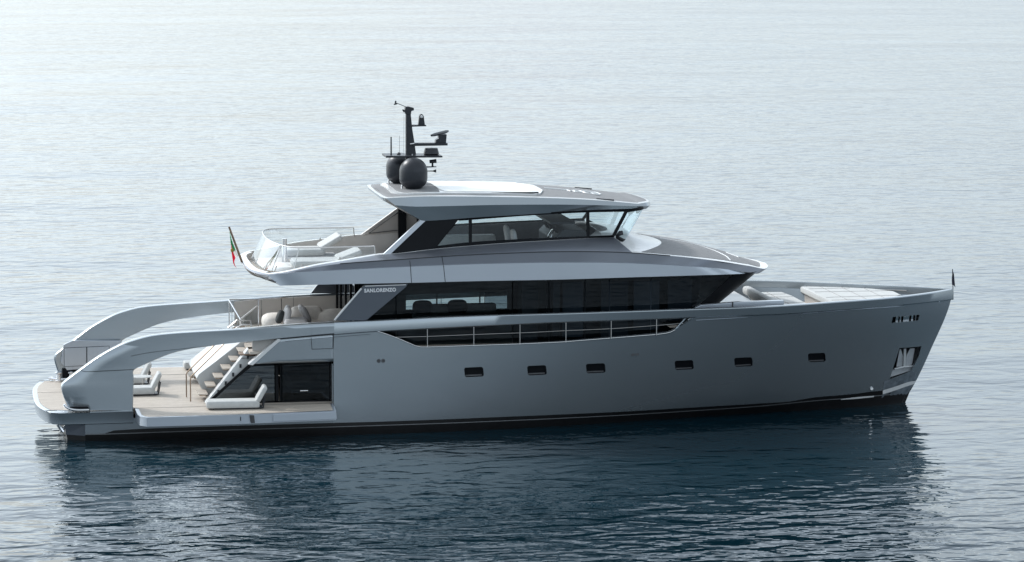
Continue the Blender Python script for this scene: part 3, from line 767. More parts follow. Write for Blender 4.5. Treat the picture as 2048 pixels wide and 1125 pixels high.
# interior
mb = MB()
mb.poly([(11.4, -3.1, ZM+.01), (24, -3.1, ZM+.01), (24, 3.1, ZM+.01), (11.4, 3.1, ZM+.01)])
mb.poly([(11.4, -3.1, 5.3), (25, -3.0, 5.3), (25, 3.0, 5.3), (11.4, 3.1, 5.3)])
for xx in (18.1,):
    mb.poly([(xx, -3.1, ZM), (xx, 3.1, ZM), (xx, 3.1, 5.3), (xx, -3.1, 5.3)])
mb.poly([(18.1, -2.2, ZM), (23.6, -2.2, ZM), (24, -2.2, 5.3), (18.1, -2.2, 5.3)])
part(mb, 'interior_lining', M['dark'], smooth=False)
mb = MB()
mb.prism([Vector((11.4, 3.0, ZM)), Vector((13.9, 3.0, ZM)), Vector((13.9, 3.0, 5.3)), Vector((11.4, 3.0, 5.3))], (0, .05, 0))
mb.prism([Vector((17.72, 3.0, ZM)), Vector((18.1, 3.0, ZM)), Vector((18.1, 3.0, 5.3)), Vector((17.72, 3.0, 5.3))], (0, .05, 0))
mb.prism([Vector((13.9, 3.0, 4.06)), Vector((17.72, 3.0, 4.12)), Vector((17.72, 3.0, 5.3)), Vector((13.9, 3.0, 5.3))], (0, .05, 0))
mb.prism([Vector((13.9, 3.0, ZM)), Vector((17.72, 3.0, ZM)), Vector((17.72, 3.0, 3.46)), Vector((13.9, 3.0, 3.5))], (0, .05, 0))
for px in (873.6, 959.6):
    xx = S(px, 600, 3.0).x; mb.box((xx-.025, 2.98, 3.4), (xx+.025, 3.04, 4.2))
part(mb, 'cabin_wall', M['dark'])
for (xa, xb, z0, mm) in ((18.75, 19.5, ZM+.1, 'blind_a'), (20.15, 21.15, ZM, 'blind_b'), (21.35, 22.3, ZM+.3, 'blind_a'), (22.6, 23.5, ZM+.6, 'blind_b')):
    m9 = MB(); m9.box((xa, -2.75, z0), (xb, -2.7, 5.15)); part(m9, 'window_blind', M[mm], bevel=.02)
mb = MB(); mb.box((17.3, -2.6, ZM), (17.9, -2.0, 5.3)); mb.box((18.35, -3.0, ZM+.2), (18.62, -2.9, 5.2)); part(mb, 'curtain', M['darkgrey'], bevel=.03)
# aft bulkhead with dark sliding doors
mb = MB(); mb.box((11.32, -2.6, ZM), (11.38, 3.1, 5.36)); part(mb, 'aft_door', M['darktint'])
for yy in (-2.6, -1.2, .3, 1.8, 3.0): part(MB().box((11.28, yy-.05, ZM), (11.4, yy+.05, 5.36)), 'door_post', M['black'])

# wing panels joining bulwark and upper deck (the maker's lettering stands on the starboard one)
for sd in (-1, 1):
    P = SC([(668.5, 642), (680, 627), (722, 579), (729, 571), (816, 568.5), (812, 575), (735, 640), (728, 641.6)], -3.86)
    if sd > 0: P = mir(P)
    mb = MB(); mb.prism(P, (0, -sd*.22, 0)); wing = part(mb, 'wing_panel', M['paint_dark_shade'], bevel=.015)
    if sd < 0:
        P = SC([(669, 641), (723, 577.5)], -3.89); subpart(MB().tube(P, .032), 'edge_trim', M['white'], wing)
        P = SC([(730, 573), (812, 570.2)], -3.875); subpart(MB().tube(P, .015), 'edge_trim', M['white'], wing)
        cu = bpy.data.curves.new('lettering', 'FONT'); cu.body = 'SANLORENZO'; cu.extrude = 0.012; cu.offset = 0.009; cu.size = 0.19; cu.space_character = 1.12
        co = bpy.data.objects.new('lettering_curve', cu); col.objects.link(co)
        dg = bpy.context.evaluated_depsgraph_get(); dg.update()
        me = bpy.data.meshes.new_from_object(co.evaluated_get(dg)); bpy.data.objects.remove(co, do_unlink=True)
        a, b = S(728.5, 585.3, -3.885), S(792, 583.0, -3.885); wid = max(v.co.x for v in me.vertices)
        for v in me.vertices:
            t = v.co.x/wid; p = a.lerp(b, t); zz = v.co.y; yy = v.co.z
            v.co = Vector((p.x, p.y-yy, p.z+zz*.92))
        me.materials.clear(); me.materials.append(M['letter'])
        lo = bpy.data.objects.new('lettering', me); col.objects.link(lo); lo.parent = wing; lo.matrix_parent_inverse = SUBI

# ------------------------------------------------------------------ upper deck shell
NB = 90
aft0 = [Vector((8.05, 0, 5.42)), Vector((8.08, -1.4, 5.42)), Vector((8.2, -2.6, 5.41)), Vector((8.38, -3.35, 5.40)), u0[0]]
aft1 = [Vector((7.50, 0, 5.74)), Vector((7.52, -1.3, 5.73)), Vector((7.62, -2.4, 5.72)), Vector((7.82, -3.15, 5.71)), u1[0]]
aft2 = [Vector((7.52, 0, 5.765)), Vector((7.54, -1.3, 5.755)), Vector((7.64, -2.38, 5.745)), Vector((7.86, -3.1, 5.74)), u2[0]]
aft3 = [Vector((7.56, 0, 5.78)), Vector((7.58, -1.3, 5.77)), Vector((7.68, -2.34, 5.76)), Vector((7.92, -3.05, 5.755)), u3[0]]
def front(p, tip): 
    return [p] + [Vector(q) for q in tip]
fr0 = front(u0[-1], [(26.05, -2.25, 5.25), (26.4, -1.3, 5.24), (26.55, 0, 5.24)])
fr2 = front(u2[-1], [(26.42, -1.75, 5.36), (26.78, -.9, 5.34), (26.9, 0, 5.34)])
fr1 = front(u1[-1], [(26.0, -2.35, 5.27), (26.42, -1.35, 5.26), (26.58, 0, 5.26)])
def row(aft, side, fr): return resample(aft, 16) + resample(side, NB)[1:] + resample(fr, 14)[1:]
r0, r1, r2 = row(aft0, u0, fr0), row(aft1, u1, fr1), row(aft2, u2, fr2)
r1b = []
for p in r1:
    k = max(0.0, min(1.0, (p.x-8.9)/1.5))*max(0.0, min(1.0, (24.6-p.x)/1.5)); r1b.append(Vector((p.x, p.y+.085*k, p.z+.012*k)))
rin = [Vector((p.x + (.6 if p.x < 8.7 else 0) - (.5 if p.x > 25 else 0), p.y*.84, p.z+.04)) for p in r0]
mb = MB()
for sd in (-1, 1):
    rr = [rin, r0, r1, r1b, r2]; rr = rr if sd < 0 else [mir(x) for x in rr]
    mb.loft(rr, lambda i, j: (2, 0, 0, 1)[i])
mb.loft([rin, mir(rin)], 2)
upper = part(mb, 'upper_deck', [M['paint_light'], M['paint_shaded'], M['taupe']], angle=18)
# dark trim line under the stern lip and panel joints
P = resample([p + Vector((.0, 0, .03)) for p in aft0[2:]], 10)
subpart(MB().tube([p.lerp(q, .32)+Vector((-.012, -.012, 0)) for p, q in zip(resample(aft0[1:], 14), resample(aft1[1:], 14))], .028, 6), 'trim_line', M['rubber'], upper)
for pts in (((819.5, 522), (821, 533), (823, 566)), ((884, 514.5), (887, 531), (890.5, 564.5))):
    a = S(*pts[0], -3.80); b = S(*pts[1], -3.80); subpart(MB().tube([a, b], .012, 6), 'panel_joint', M['rubber'], upper)
    b = S(*pts[1], -3.885); c = S(*pts[2], -3.895); subpart(MB().tube([b, c], .012, 6), 'panel_joint', M['rubber'], upper)
# groove between the lower bands and the coaming
g2 = [p + Vector((0, -.012, .004)) for p in resample(u2[3:13], 60)]
subpart(MB().tube(g2, .018, 6), 'groove_line', M['rubber'], upper)
# coaming band up to the wheelhouse glass, white cap aft
ra, rb = resample(aft2, 16) + resample(u2[:12], 60)[1:], resample(aft3, 16) + resample(u3, 60)[1:]
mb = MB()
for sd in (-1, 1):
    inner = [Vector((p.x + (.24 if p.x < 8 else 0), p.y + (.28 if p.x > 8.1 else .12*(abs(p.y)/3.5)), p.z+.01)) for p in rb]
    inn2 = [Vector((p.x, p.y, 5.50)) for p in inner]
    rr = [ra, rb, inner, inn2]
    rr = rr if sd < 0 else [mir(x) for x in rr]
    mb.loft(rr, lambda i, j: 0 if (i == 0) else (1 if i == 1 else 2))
part(mb, 'coaming', [M['paint_shaded'], M['white'], M['taupe']], angle=25)
# fly deck floor
fl = [Vector((p.x+.1, p.y+.1, 5.52)) for p in rb if p.x < 14.5]
mb = MB(); mb.poly(fl + mir(fl)[::-1] if False else fl + [Vector((22, -2.6, 5.52)), Vector((22, 2.6, 5.52))] + mir(fl)[::-1]); part(mb, 'fly_deck', M['teak'], smooth=False)

# roof in front of the wheelhouse: white cowl falling to a grey non-skid brow
def windshield_base(y): return 21.55 - 0.85*(abs(y)/2.8)**2.4
front_x = F([(0, 26.9), (.9, 26.78), (1.75, 26.42)])
NXs, NYs = 56, 41
def brow_half(X):
    if X <= u2[-1].x: return -F([(p.x, p.y) for p in u2])(X)
    return F([(u2[-1].x, -u2[-1].y), (26.42, 1.75), (26.78, .9), (26.9, 0.02)])(X)
def brow_edge_z(X):
    if X <= u2[-1].x: return U2Z(X)
    return F([(u2[-1].x, u2[-1].z), (26.42, 5.36), (26.9, 5.34)])(X)
def roof_z(X, y):
    hb = max(brow_half(X), .05); s_ = min(1, abs(y)/hb)
    crown = .20*min(1, (26.95-X)/3.0)
    z = brow_edge_z(X) + crown*(1-s_**2.2)
    d = X - windshield_base(min(abs(y), 2.7))
    wid = max(0.0, 1-max(0, abs(y)-1.9)/1.2)
    if d < 1.3: z += (.30)*(1-max(0, d)/1.3)**2.0*wid
    return z
xs_r = [20.3 + (26.88-20.3)*(k/(NXs-1))**.9 for k in range(NXs)]
grid = []
for X in xs_r:
    hb = brow_half(X)
    grid.append([Vector((X, hb*(-1+2*k/(NYs-1)), roof_z(X, hb*(-1+2*k/(NYs-1))) + .015*(1 if 0 < k < NYs-1 else 0))) for k in range(NYs)])
def roof_m(i, j):
    X = xs_r[i]+.06; y = abs(-1+2*(j+.5)/(NYs-1)); yy = y*brow_half(X)
    arc = 22.85 - .75*(yy/2.6)**2
    hb_in = brow_half(X+.25)-.13 if X < 26.6 else 0
    return 0
mb = MB(); mb.loft(grid, roof_m)
brow = part(mb, 'brow_roof', [M['white'], M['pad']], angle=50)
pg = []
for i in range(41):
    s_ = -1+2*i/40
    xa = 22.5
    for _ in range(12): xa = 22.85 - .75*(s_*(brow_half(xa+.25)-.13)/2.6)**2
    xf = 26.62 - .28*abs(s_)**3
    r_ = []
    for j in range(49):
        X = xa+(xf-xa)*j/48; y = s_*(max(.05, brow_half(min(26.85, X+.22))-.13)); r_.append(Vector((X, y, roof_z(X, y)+.024)))
    pg.append(r_)
mb = MB(); mb.loft(pg); subpart(mb, 'roof_pad', M['pad'], brow, angle=60)
def roofline(pts, r=.012):
    P = resample([Vector((x, y, roof_z(x, y)+.028)) for x, y in pts], 14); subpart(MB().tube(P, r, 6), 'pad_line', M['white'], brow)
roofline([(24.95, -2.55), (25.0, -1.6), (24.75, -.5), (24.1, .2), (23.0, .5)], .022)
roofline([(25.5, .4), (25.75, -.5)], .02)

# ------------------------------------------------------------------ wheelhouse
YB, YT = -2.88, -2.56
Tpx = [(852.8, 442.4), (912, 438.4), (944, 436), (1040, 430.2), (1120, 425.6), (1180, 422.4), (1276, 419.2)]
tcur = SC(Tpx, -2.58)
gtop = SC([(918, 442.2), (937.6, 440.8), (1040, 433), (1120, 428), (1172, 425.6), (1253.6, 424)], YT)
gbot = SC([(873.6, 492), (944, 484.4), (1040, 478.6), (1120, 475), (1172, 472.8), (1231, 470.4)], YB)
GT, GB = F([(p.x, p.z) for p in gtop]), F([(p.x, p.z) for p in gbot])
def band(lo, hi, n=40):
    a, b = resample(lo, n), resample(hi, n); return a, b
frame = MB()
lowf = [Vector((p.x, p.y+.10, p.z-.03)) for p in u3 if p.x > 12.0]
def whouse(sd):
    f = (lambda P: P) if sd < 0 else mir
    mb = MB()
    # head band, sill band
    a, b = band([p + Vector((0, .012, 0)) for p in gtop], [p + Vector((0, .012, .03)) for p in tcur[1:]]); 
    mb.loft([f(a), f(b)])
    a, b = band([u3[5] + Vector((.3, .03, -.01))] + [p + Vector((0, .03, -.01)) for p in u3[6:]], [gbot[0] + Vector((-.2, 0, -.02))] + gbot); mb.loft([f(a), f(b)])
    # mullions
    for (xa, xb, xc, xd) in ((937.6, 944, 937.6, 944), (1172.6, 1179, 1172.6, 1179)):
        q = [S(xa, 486, YB-.012), S(xb, 486, YB-.012), S(xd, 424 if xa > 1000 else 436, YT-.012), S(xc, 424 if xa > 1000 else 436, YT-.012)]
        q2 = f(q); mb.prism(q2, (0, -sd*.06, 0))
    # slanting front pillar
    q = [S(1224, 472, YB-.01), S(1231, 472, YB-.01), S(1257, 422, YT-.01), S(1250, 422, YT-.01)]; mb.prism(f(q), (0, -sd*.06, 0))
    # black wing panel aft
    q = SC([(777, 508), (873.6, 497.5), (875, 491.5), (919, 442), (921, 437), (854, 442)], -2.86); q[0].y = -3.2; q[1].y = -3.02; q[2].y = -2.92
    for k in (3, 4, 5): q[k].y = -2.58
    mb.prism(f(q), (0, -sd*.05, 0))
    fo = part(mb, 'window_frame', M['black'], solid=0.0)
    q = SC([(761, 509.4), (777, 508.4), (855, 443.5), (843, 442)], -2.9); q[0].y = q[1].y = -3.24; q[2].y = q[3].y = -2.60
    m2 = MB(); m2.prism(f(q), (0, -sd*.16, 0)); subpart(m2, 'raked_pillar', M['paint_light'] if sd < 0 else M['taupe'], fo, bevel=.03)
    if sd > 0:
        q = SC([(765, 508), (862, 497), (905, 443), (858, 444)], -2.75); q[0].y = -3.02; q[1].y = -2.84; q[2].y = -2.44; q[3].y = -2.46
        m2 = MB(); m2.prism(mir(q), (0, -.03, 0)); subpart(m2, 'inner_lining', M['taupe'], fo)
        q = SC([(778, 502), (845, 494), (845, 455), (836, 455)], -2.75); q[0].y = -2.93; q[1].y = -2.84; q[2].y = -2.5; q[3].y = -2.5
        m2 = MB(); m2.tube([p + Vector((0, -.06, 0)) for p in mir(q + [q[0]])], .014, 6); subpart(m2, 'panel_joint', M['rubber'], fo)
    for (xa, xb, xta) in ((None, 937.6, None), (944, 1172.6, 944), (1179, 1228, 1179)):
        m2 = MB()
        if xa is None: quad = [S(874.5, 491.8, YB), S(937.6, 485.2, YB), S(937.6, 441, YT), S(918.5, 442.2, YT)]; m2.prism(f(quad), (0, -sd*.015, 0))
        else:
            X0, X1 = S(xa, 480, YB).x, S(xb, 480, YB).x; X0t = S(xta, 430, YT).x; X1t = S(1253 if xb > 1200 else xb, 430, YT).x
            lo = [Vector((X0+(X1-X0)*k/10, YB, GB(X0+(X1-X0)*k/10))) for k in range(11)]; hi = [Vector((X0t+(X1t-X0t)*k/10, YT, GT(X0t+(X1t-X0t)*k/10))) for k in range(11)]
            m2.loft([f(lo), f(hi)])
        part(m2, 'wheelhouse_window', M['clear'], smooth=False)
whouse(-1); whouse(1)
# front windscreen
wb = [S(1231, 471, YB+.1), Vector((21.05, -2.4, 6.60)), Vector((21.32, -1.6, 6.60)), Vector((21.45, 0, 6.60))]
wt = [S(1255, 423.5, YT), Vector((21.72, -2.15, 7.66)), Vector((22.0, -1.4, 7.66)), Vector((22.1, 0, 7.66))]
b_, t_ = resample(wb, 13), resample(wt, 13); b_ = b_ + mir(b_[:-1])[::-1]; t_ = t_ + mir(t_[:-1])[::-1]
mb = MB(); mb.loft([b_, t_]); part(mb, 'windscreen', M['clear'])
mb = MB(); mb.loft([[p+Vector((.03, 0, -.12)) for p in b_], [p+Vector((.03, 0, .02)) for p in b_]])
mb.loft([[p+Vector((.02, 0, -.03)) for p in t_], [p+Vector((.02, 0, .08)) for p in t_]]); part(mb, 'windscreen_frame', M['black'], solid=.02)
wl = S(1240, 467, -2.6); mb = MB(); mb.tube([wl+Vector((-.1, .1, -.1)), wl, wl+Vector((.1, 0, .02))], [.05, .09, .08], 10); part(mb, 'wiper_motor', M['mast'])
# interior of the wheelhouse
ZF = 5.54
mb = MB()
mb.box((12.6, -2.5, ZF), (21.2, 2.5, ZF+.02)); part(mb, 'wheelhouse_floor', M['darkgrey'])
mb = MB()
for sd in (-1, 1):
    a = [Vector((x, sd*2.62, ZF)) for x in (12.8, 15, 18, 20.6)]; b = [Vector((x, sd*2.66, GB(x)-.05)) for x in (14, 15.2, 18, 20.6)]
    mb.loft([a, b])
part(mb, 'wheelhouse_lining', M['darkgrey'], solid=.03)
mb = MB(); mb.prism([Vector(p) for p in ((18.6, -1.9, ZF), (18.6, -1.9, 6.6), (18.95, -1.9, 6.95), (19.7, -1.9, 6.9), (20.1, -1.9, 6.55), (20.1, -1.9, ZF))], (0, 3.2, 0)); dash = part(mb, 'dashboard', M['dark'], bevel=.05)
for yy in (-1.5, -.7, .1): subpart(MB().box((18.72, yy, 6.68), (18.78, yy+.6, 7.02), ry=-.5), 'screen', M['black'], dash)
subpart(MB().box((18.5, -1.7, 7.12), (19.4, 1.4, 7.2)), 'visor', M['dark'], dash)
cw = [Vector((20.2, -2.4, 6.62)), Vector((20.75, -2.0, 6.70)), Vector((21.05, -1.2, 6.74)), Vector((21.15, 0, 6.76))]
cw2 = [Vector((19.6, -2.4, 6.62)), Vector((20.1, -1.7, 6.80)), Vector((20.35, -1.0, 6.86)), Vector((20.4, 0, 6.88))]
mb = MB(); a, b = resample(cw, 12), resample(cw2, 12); mb.loft([a + mir(a[:-1])[::-1], b + mir(b[:-1])[::-1]]); subpart(mb, 'dash_cowl', M['palefab'], dash, solid=.05)
ring = [Vector((18.55 + .12*sin(q), -1.25 + .26*cos(q), 6.62 + .26*sin(q))) for q in [2*pi*k/20 for k in range(21)]]
subpart(MB().tube(ring, .022), 'steering_wheel', M['chrome'], dash)
for yy in (-1.25, .2):
    mb = MB(); cushion_box(mb, (17.3, yy-.32, 6.0), (17.9, yy+.32, 6.18), .06); mb.lathe([(.3, 0), (.08, .05), (.08, .47)], (17.6, yy, ZF), 14)
    hs = part(mb, 'helm_seat', M['greyfab'])
    mb = MB(); pillow(mb, (17.25, yy, 6.55), .2, .6, .75, Matrix.Rotation(-.15, 3, 'Y')); subpart(mb, 'backrest', M['palefab'], hs)
mb = MB(); cushion_box(mb, (14.2, .4, ZF), (17.0, 1.3, 5.98), .07); cushion_box(mb, (14.2, 1.2, 5.9), (17.0, 1.6, 6.45), .08)
sofa = part(mb, 'wheelhouse_sofa', M['cushion'])
mb = MB(); mb.box((14.7, -1.1, 6.2), (16.9, -.2, 6.25)); mb.lathe([(.3, ZF), (.06, ZF+.05), (.06, 6.2)], (15.8, -.65, 0), 14); part(mb, 'wheelhouse_table', M['sunroof'], bevel=.01)
# dark bulkhead post seen under the hardtop, aft
mb = MB(); mb.box((13.55, 2.45, 5.5), (13.85, 2.6, 7.5)); mb.box((14.25, 2.5, 5.5), (14.55, 2.62, 7.4)); part(mb, 'door_pillar', M['black'])

# ------------------------------------------------------------------ hardtop
H0px = [(771.3, 397), (851.8, 393.4), (983.7, 394), (1100.9, 396.5), (1188.8, 400.6), (1276.7, 408)]
H1px = [(790, 411), (830, 413.6), (890, 412.6), (1013, 410), (1159.5, 410), (1273.8, 413)]
HBpx = [(845, 442.6), (880, 440.8), (944, 436), (1040, 430.2), (1120, 425.4), (1180, 422.2), (1278, 419)]
YH = F([(12.3, 2.52), (15, 2.64), (17, 2.64), (19, 2.5), (20.5, 2.28), (21.6, 2.05)])
h0, h1, hb_ = SC(H0px, neg(YH)), SC(H1px, lambda X: -YH(X)-.10), SC(HBpx, lambda X: -YH(X)+.0)
f0 = [h0[-1], Vector((22.0, -1.75, 7.86)), Vector((22.28, -1.0, 7.82)), Vector((22.4, 0, 7.80))]
f1 = [h1[-1], Vector((22.0, -1.85, 7.74)), Vector((22.32, -1.05, 7.71)), Vector((22.45, 0, 7.70))]
fb_ = [hb_[-1], Vector((21.98, -1.75, 7.62)), Vector((22.2, -1.0, 7.6)), Vector((22.3, 0, 7.6))]
hx = h0[0]
a0_ = [Vector((12.28, 0, 8.26)), Vector((12.3, -1.2, 8.25)), Vector((12.36, -2.1, 8.23)), h0[0]]
a1_ = [Vector((12.3, 0, 8.18)), Vector((12.32, -1.2, 8.16)), Vector((12.42, -2.2, 8.1)), h1[0]]
ab_ = [Vector((13.2, 0, 7.75)), Vector((13.25, -1.2, 7.7)), Vector((13.4, -2.1, 7.55)), hb_[0]]
def hrow(a, s_, f): return resample(a, 10) + resample(s_, 50)[1:] + resample(f, 12)[1:]
q0, q1, qb = hrow(a0_, h0, f0), hrow(a1_, h1, f1), hrow(ab_, hb_, fb_)
mb = MB()
lip = [Vector((p.x + (.1 if p.x < 12.7 else (-.1 if p.x > 21.7 else 0)), p.y*(1-.075) if abs(p.y) > .3 else p.y, p.z+.02)) for p in q0]
for sd in (-1, 1):
    rr = [qb, q1, q0, lip]; rr = rr if sd < 0 else [mir(x) for x in rr]
    mb.loft(rr, lambda i, j: 2 if i == 2 else 0)
mb.loft([qb, mir(qb)], 1)
hardtop = part(mb, 'hardtop', [M['paint'], M['taupe'], M['white_matt']], angle=22, weld=True)
rows = []
for s_ in [1-2*k/20 for k in range(21)]:
    rows.append([Vector((p.x, p.y*s_, p.z + .07*(1-s_*s_)*(1 if p.x < 20 else max(0, (22.4-p.x)/2.4)))) for p in lip])
mb = MB(); mb.loft(rows); subpart(mb, 'roof_pad', M['pad'], hardtop, angle=60)
def top_z_h(X, y):
    b = YH(X)*.925; return F([(p.x, p.z) for p in h0])(X) + .02 + .07*(1-min(1, abs(y)/b)**2)
# sunroof
def slab(outline, z, h, name, m, par, bevel=.02, n=8):
    rows = []
    P = []
    for (x0, y0), (x1_, y1_) in zip(outline, outline[1:]+outline[:1]):
        for k in range(n): P.append((x0+(x1_-x0)*k/n, y0+(y1_-y0)*k/n))
    lo = [Vector((x, y, top_z_h(x, y)+z)) for x, y in P]; hi = [p+Vector((0, 0, h)) for p in lo]
    mb = MB(); mb.loft([lo, hi], close_u=True)
    cx = sum(p[0] for p in P)/len(P)
    # roof surface as strips across
    xs_ = sorted(set(round(p[0], 3) for p in P))
    mb.poly(hi)
    return subpart(mb, name, m, par, bevel=bevel, angle=45)
rim = [(14.0, -2.02), (17.6, -2.02), (18.05, -1.85), (18.35, -1.2), (18.45, 0), (18.35, 1.2), (18.05, 1.85), (17.6, 2.02), (14.0, 2.02), (13.2, 2.0), (12.95, 1.4), (12.9, 0), (12.95, -1.4), (13.2, -2.0)]
def grid_cap(name, m, par, x0, x1, hy, z, wf=lambda t: 1.0, n=24):
    rows = []
    for k in range(n+1):
        X = x0+(x1-x0)*k/n; h = hy*wf(k/n)
        rows.append([Vector((X, h*s_, top_z_h(X, h*s_)+z)) for s_ in [-1+2*j/12 for j in range(13)]])
    side = [r[0] for r in rows] + rows[-1][1:-1] + [r[-1] for r in rows][::-1] + rows[0][1:-1][::-1]
    mb = MB(); mb.loft(rows); mb.loft([side, [p-Vector((0, 0, z+.05)) for p in side]], close_u=True)
    return subpart(mb, name, m, par, angle=40)
rnd = lambda a, b: (lambda t: (1-max(0, (t-b)/(1-b))**2.5*.55)*(1-max(0, (a-t)/a)**2.5*.3))
grid_cap('sunroof_rim', M['white'], hardtop, 12.75, 18.35, 2.12, .05, rnd(.1, .9))
grid_cap('mast_base_pad', M['pad'], hardtop, 12.95, 14.5, 1.95, .062, rnd(.25, .98))
grid_cap('sunroof', M['sunroof'], hardtop, 14.5, 17.95, 1.9, .075, rnd(.02, .96))
subpart(MB().box((14.5, -2.06, 8.28), (18.0, -2.02, 8.335)), 'sunroof_track', M['rubber'], hardtop)
for sd in (-1, 1):
    subpart(MB().box((20.1, sd*2.08-.02, 7.99), (20.75, sd*2.08+.02, 8.05), ry=.09), 'grab_rail', M['mast'], hardtop)
# white emblem on the forward roof: curls and strokes
em = MB()
def rp(x, y): return Vector((x, y, top_z_h(x, y)+.012))
em.tube([rp(18.6+.16*k, .15-.05*k) for k in range(6)], .03, 6)
for (cx, cy, rx, ry) in ((19.75, -.35, .16, .26), (20.2, -.5, .3, .34), (20.35, -.75, .18, .2)):
    em.tube([rp(cx+rx*cos(q), cy+ry*sin(q)) for q in [2*pi*k/16*.85 for k in range(17)]], .032, 6)
em.tube([rp(19.4, -.1), rp(19.45, -.5), rp(19.55, -.2), rp(19.62, -.6)], .03, 6)
subpart(em, 'emblem', M['white'], hardtop)

# ------------------------------------------------------------------ mast and domes
YMM = 0.0
def mp(px, py): return S(px, py, YMM)
mb = MB()
P = [mp(x, y) for x, y in ((811.3, 374), (811.3, 224), (820, 220), (824, 258), (829, 290), (832, 312), (838, 374))]
mb.prism([p+Vector((0, -.11, 0)) for p in P], (0, .22, 0)); mast = part(mb, 'mast', M['mast'], bevel=.02)
def arm(x0, x1, y0, y1, wd, name='arm', tp=2):
    a, b, c, d = mp(x0, y0), mp(x1, y0), mp(x1, y1-tp*.6), mp(x0, y1)
    return subpart(MB().prism([p+Vector((0, -wd/2, 0)) for p in (a, b, c, d)], (0, wd, 0)), name, M['mast'], mast, bevel=.008)
arm(819, 851.5, 250, 253.6, .3); arm(825, 894, 286, 292, .34); arm(768, 880.5, 309.5, 313.5, 1.1, 'spreader', 1); arm(838, 872.5, 333, 335.8, .2)
P = [mp(x, y) for x, y in ((809, 224), (810, 214), (816, 213), (827, 216), (827, 221), (822, 222), (821, 229), (811, 229))]
subpart(MB().prism([p+Vector((0, -.13, 0)) for p in P], (0, .26, 0)), 'mast_head', M['mast'], mast, bevel=.012)
# wind vane and spotlight at the head
a, b = mp(814, 215), mp(793, 206.5)
mb = MB(); mb.tube([a, b], .012); mb.tube([mp(791.5, 202), mp(790.5, 210)], .03); mb.tube([mp(787.5, 209.5), mp(794.5, 208)], .02); subpart(mb, 'wind_vane', M['mast'], mast)
subpart(MB().tube([mp(805, 219.5), mp(809, 223.5)], [.02, .05], 10), 'spotlight', M['mast'], mast)
# navigation light: arched housing with a white lens
P = [mp(x, y) for x, y in ((836, 250), (838, 233), (839.5, 229.5), (842.3, 228), (845.3, 229.5), (847, 233), (849.3, 250))]
nl = subpart(MB().prism([p+Vector((0, -.09, 0)) for p in P], (0, .18, 0)), 'navigation_light', M['mast'], mast, bevel=.01)
c = mp(842.5, 233.5); subpart(MB().lathe([(.02, -.05), (.05, -.03), (.05, .03), (.02, .05)], c+Vector((0, -.1, 0)), 14), 'lens', M['white'], mast)
# open array radar
P = [mp(x, y) for x, y in ((870, 286), (871, 279), (876.5, 277), (876, 271), (875, 268.5), (892.5, 268.5), (891, 286))]
subpart(MB().prism([p+Vector((0, -.16, 0)) for p in P], (0, .32, 0)), 'radar_pedestal', M['mast'], mast, bevel=.02)
a, b = mp(857, 270.2), mp(901, 264.6)
d = Vector((.45, 1.0, 0)).normalized(); cpt = mp(880, 267)
subpart(MB().tube([cpt + Vector((-.42, -.75, -.015)), cpt + Vector((-.28, -.5, -.01)), cpt, cpt+Vector((.28, .5, .01)), cpt+Vector((.40, .75, .015))], [.04, .062, .062, .062, .04], 10), 'radar_scanner', M['mast'], mast)
# closed radome
c = mp(862.5, 309.5); subpart(MB().lathe([(.25, 0), (.285, .04), (.27, .1), (.24, .215), (.225, .235), (.1, .245)], c, 24), 'radome', M['mast'], mast)
# whip antennas
a = mp(782.3, 309.5); subpart(MB().tube([a, a+Vector((0, 0, .64))], [.03, .024], 8), 'antenna', M['mast'], mast)
a = mp(799, 309.5); subpart(MB().tube([a, a+Vector((0, 0, .68))], .006, 6), 'antenna', M['mast'], mast)
a = mp(807, 310); subpart(MB().tube([a, mp(808, 230)], .004, 5), 'antenna', M['mast'], mast)
c = mp(797.5, 310); subpart(MB().lathe([(.07, 0), (.07, .05), (.02, .09)], c, 12), 'gps_puck', M['mast'], mast)
# searchlight and horn
c = mp(865, 333); mb = MB(); mb.tube([c, c+Vector((0, 0, .12))], .035); mb.tube([c+Vector((-.11, 0, .17)), c+Vector((.14, -.02, .19))], [.06, .075], 12); subpart(mb, 'searchlight', M['mast'], mast)
a, b = mp(848, 342.5), mp(872, 342.5); mb = MB(); mb.tube([a, mp(866, 342.5), b], [.012, .02, .065], 12); subpart(mb, 'horn', M['mast'], mast)
a = mp(823, 313); mb = MB(); mb.tube([a+Vector((0, -.2, 0)), a+Vector((0, -.2, .1))], .03); mb.tube([a+Vector((-.1, -.22, .02)), a+Vector((.12, -.22, .05))], .025); subpart(mb, 'floodlight', M['chrome'], mast)
a = mp(822, 288); mb = MB(); mb.tube([a+Vector((-.06, -.16, 0)), a+Vector((.1, -.16, .02))], .035); subpart(mb, 'floodlight', M['chrome'], mast)
def dome(cx, cy, zb, h):
    R = .505; pr = [(.12, 0), (.2, .0), (.3, .06), (.43, .17), (.485, .27), (R, .38), (R, .64)]
    hh = h-.5
    for k in range(1, 13):
        a = pi/2*k/12; pr.append((max(.01, R*cos(a) if k < 12 else .01), (.64 + (hh-.14)*sin(a))))
    o = part(MB().lathe(pr, (cx, cy, zb+.06), 40), 'satellite_dome', M['mast'], angle=60)
    mb = MB(); mb.tube([(cx-.42, cy-.05, zb-.02), (cx-.42, cy, zb+.18), (cx-.3, cy, zb+.35)], .035); mb.lathe([(.34, -.04), (.34, 0), (.2, .07)], (cx, cy, zb), 24)
    subpart(mb, 'dome_foot', M['rail'], o)
pa = S(827, 378, -.95); dome(pa.x, -.95, 8.33, 1.14)
pb = S(800, 362, 1.1); dome(pb.x, 1.1, 8.33, 1.14)

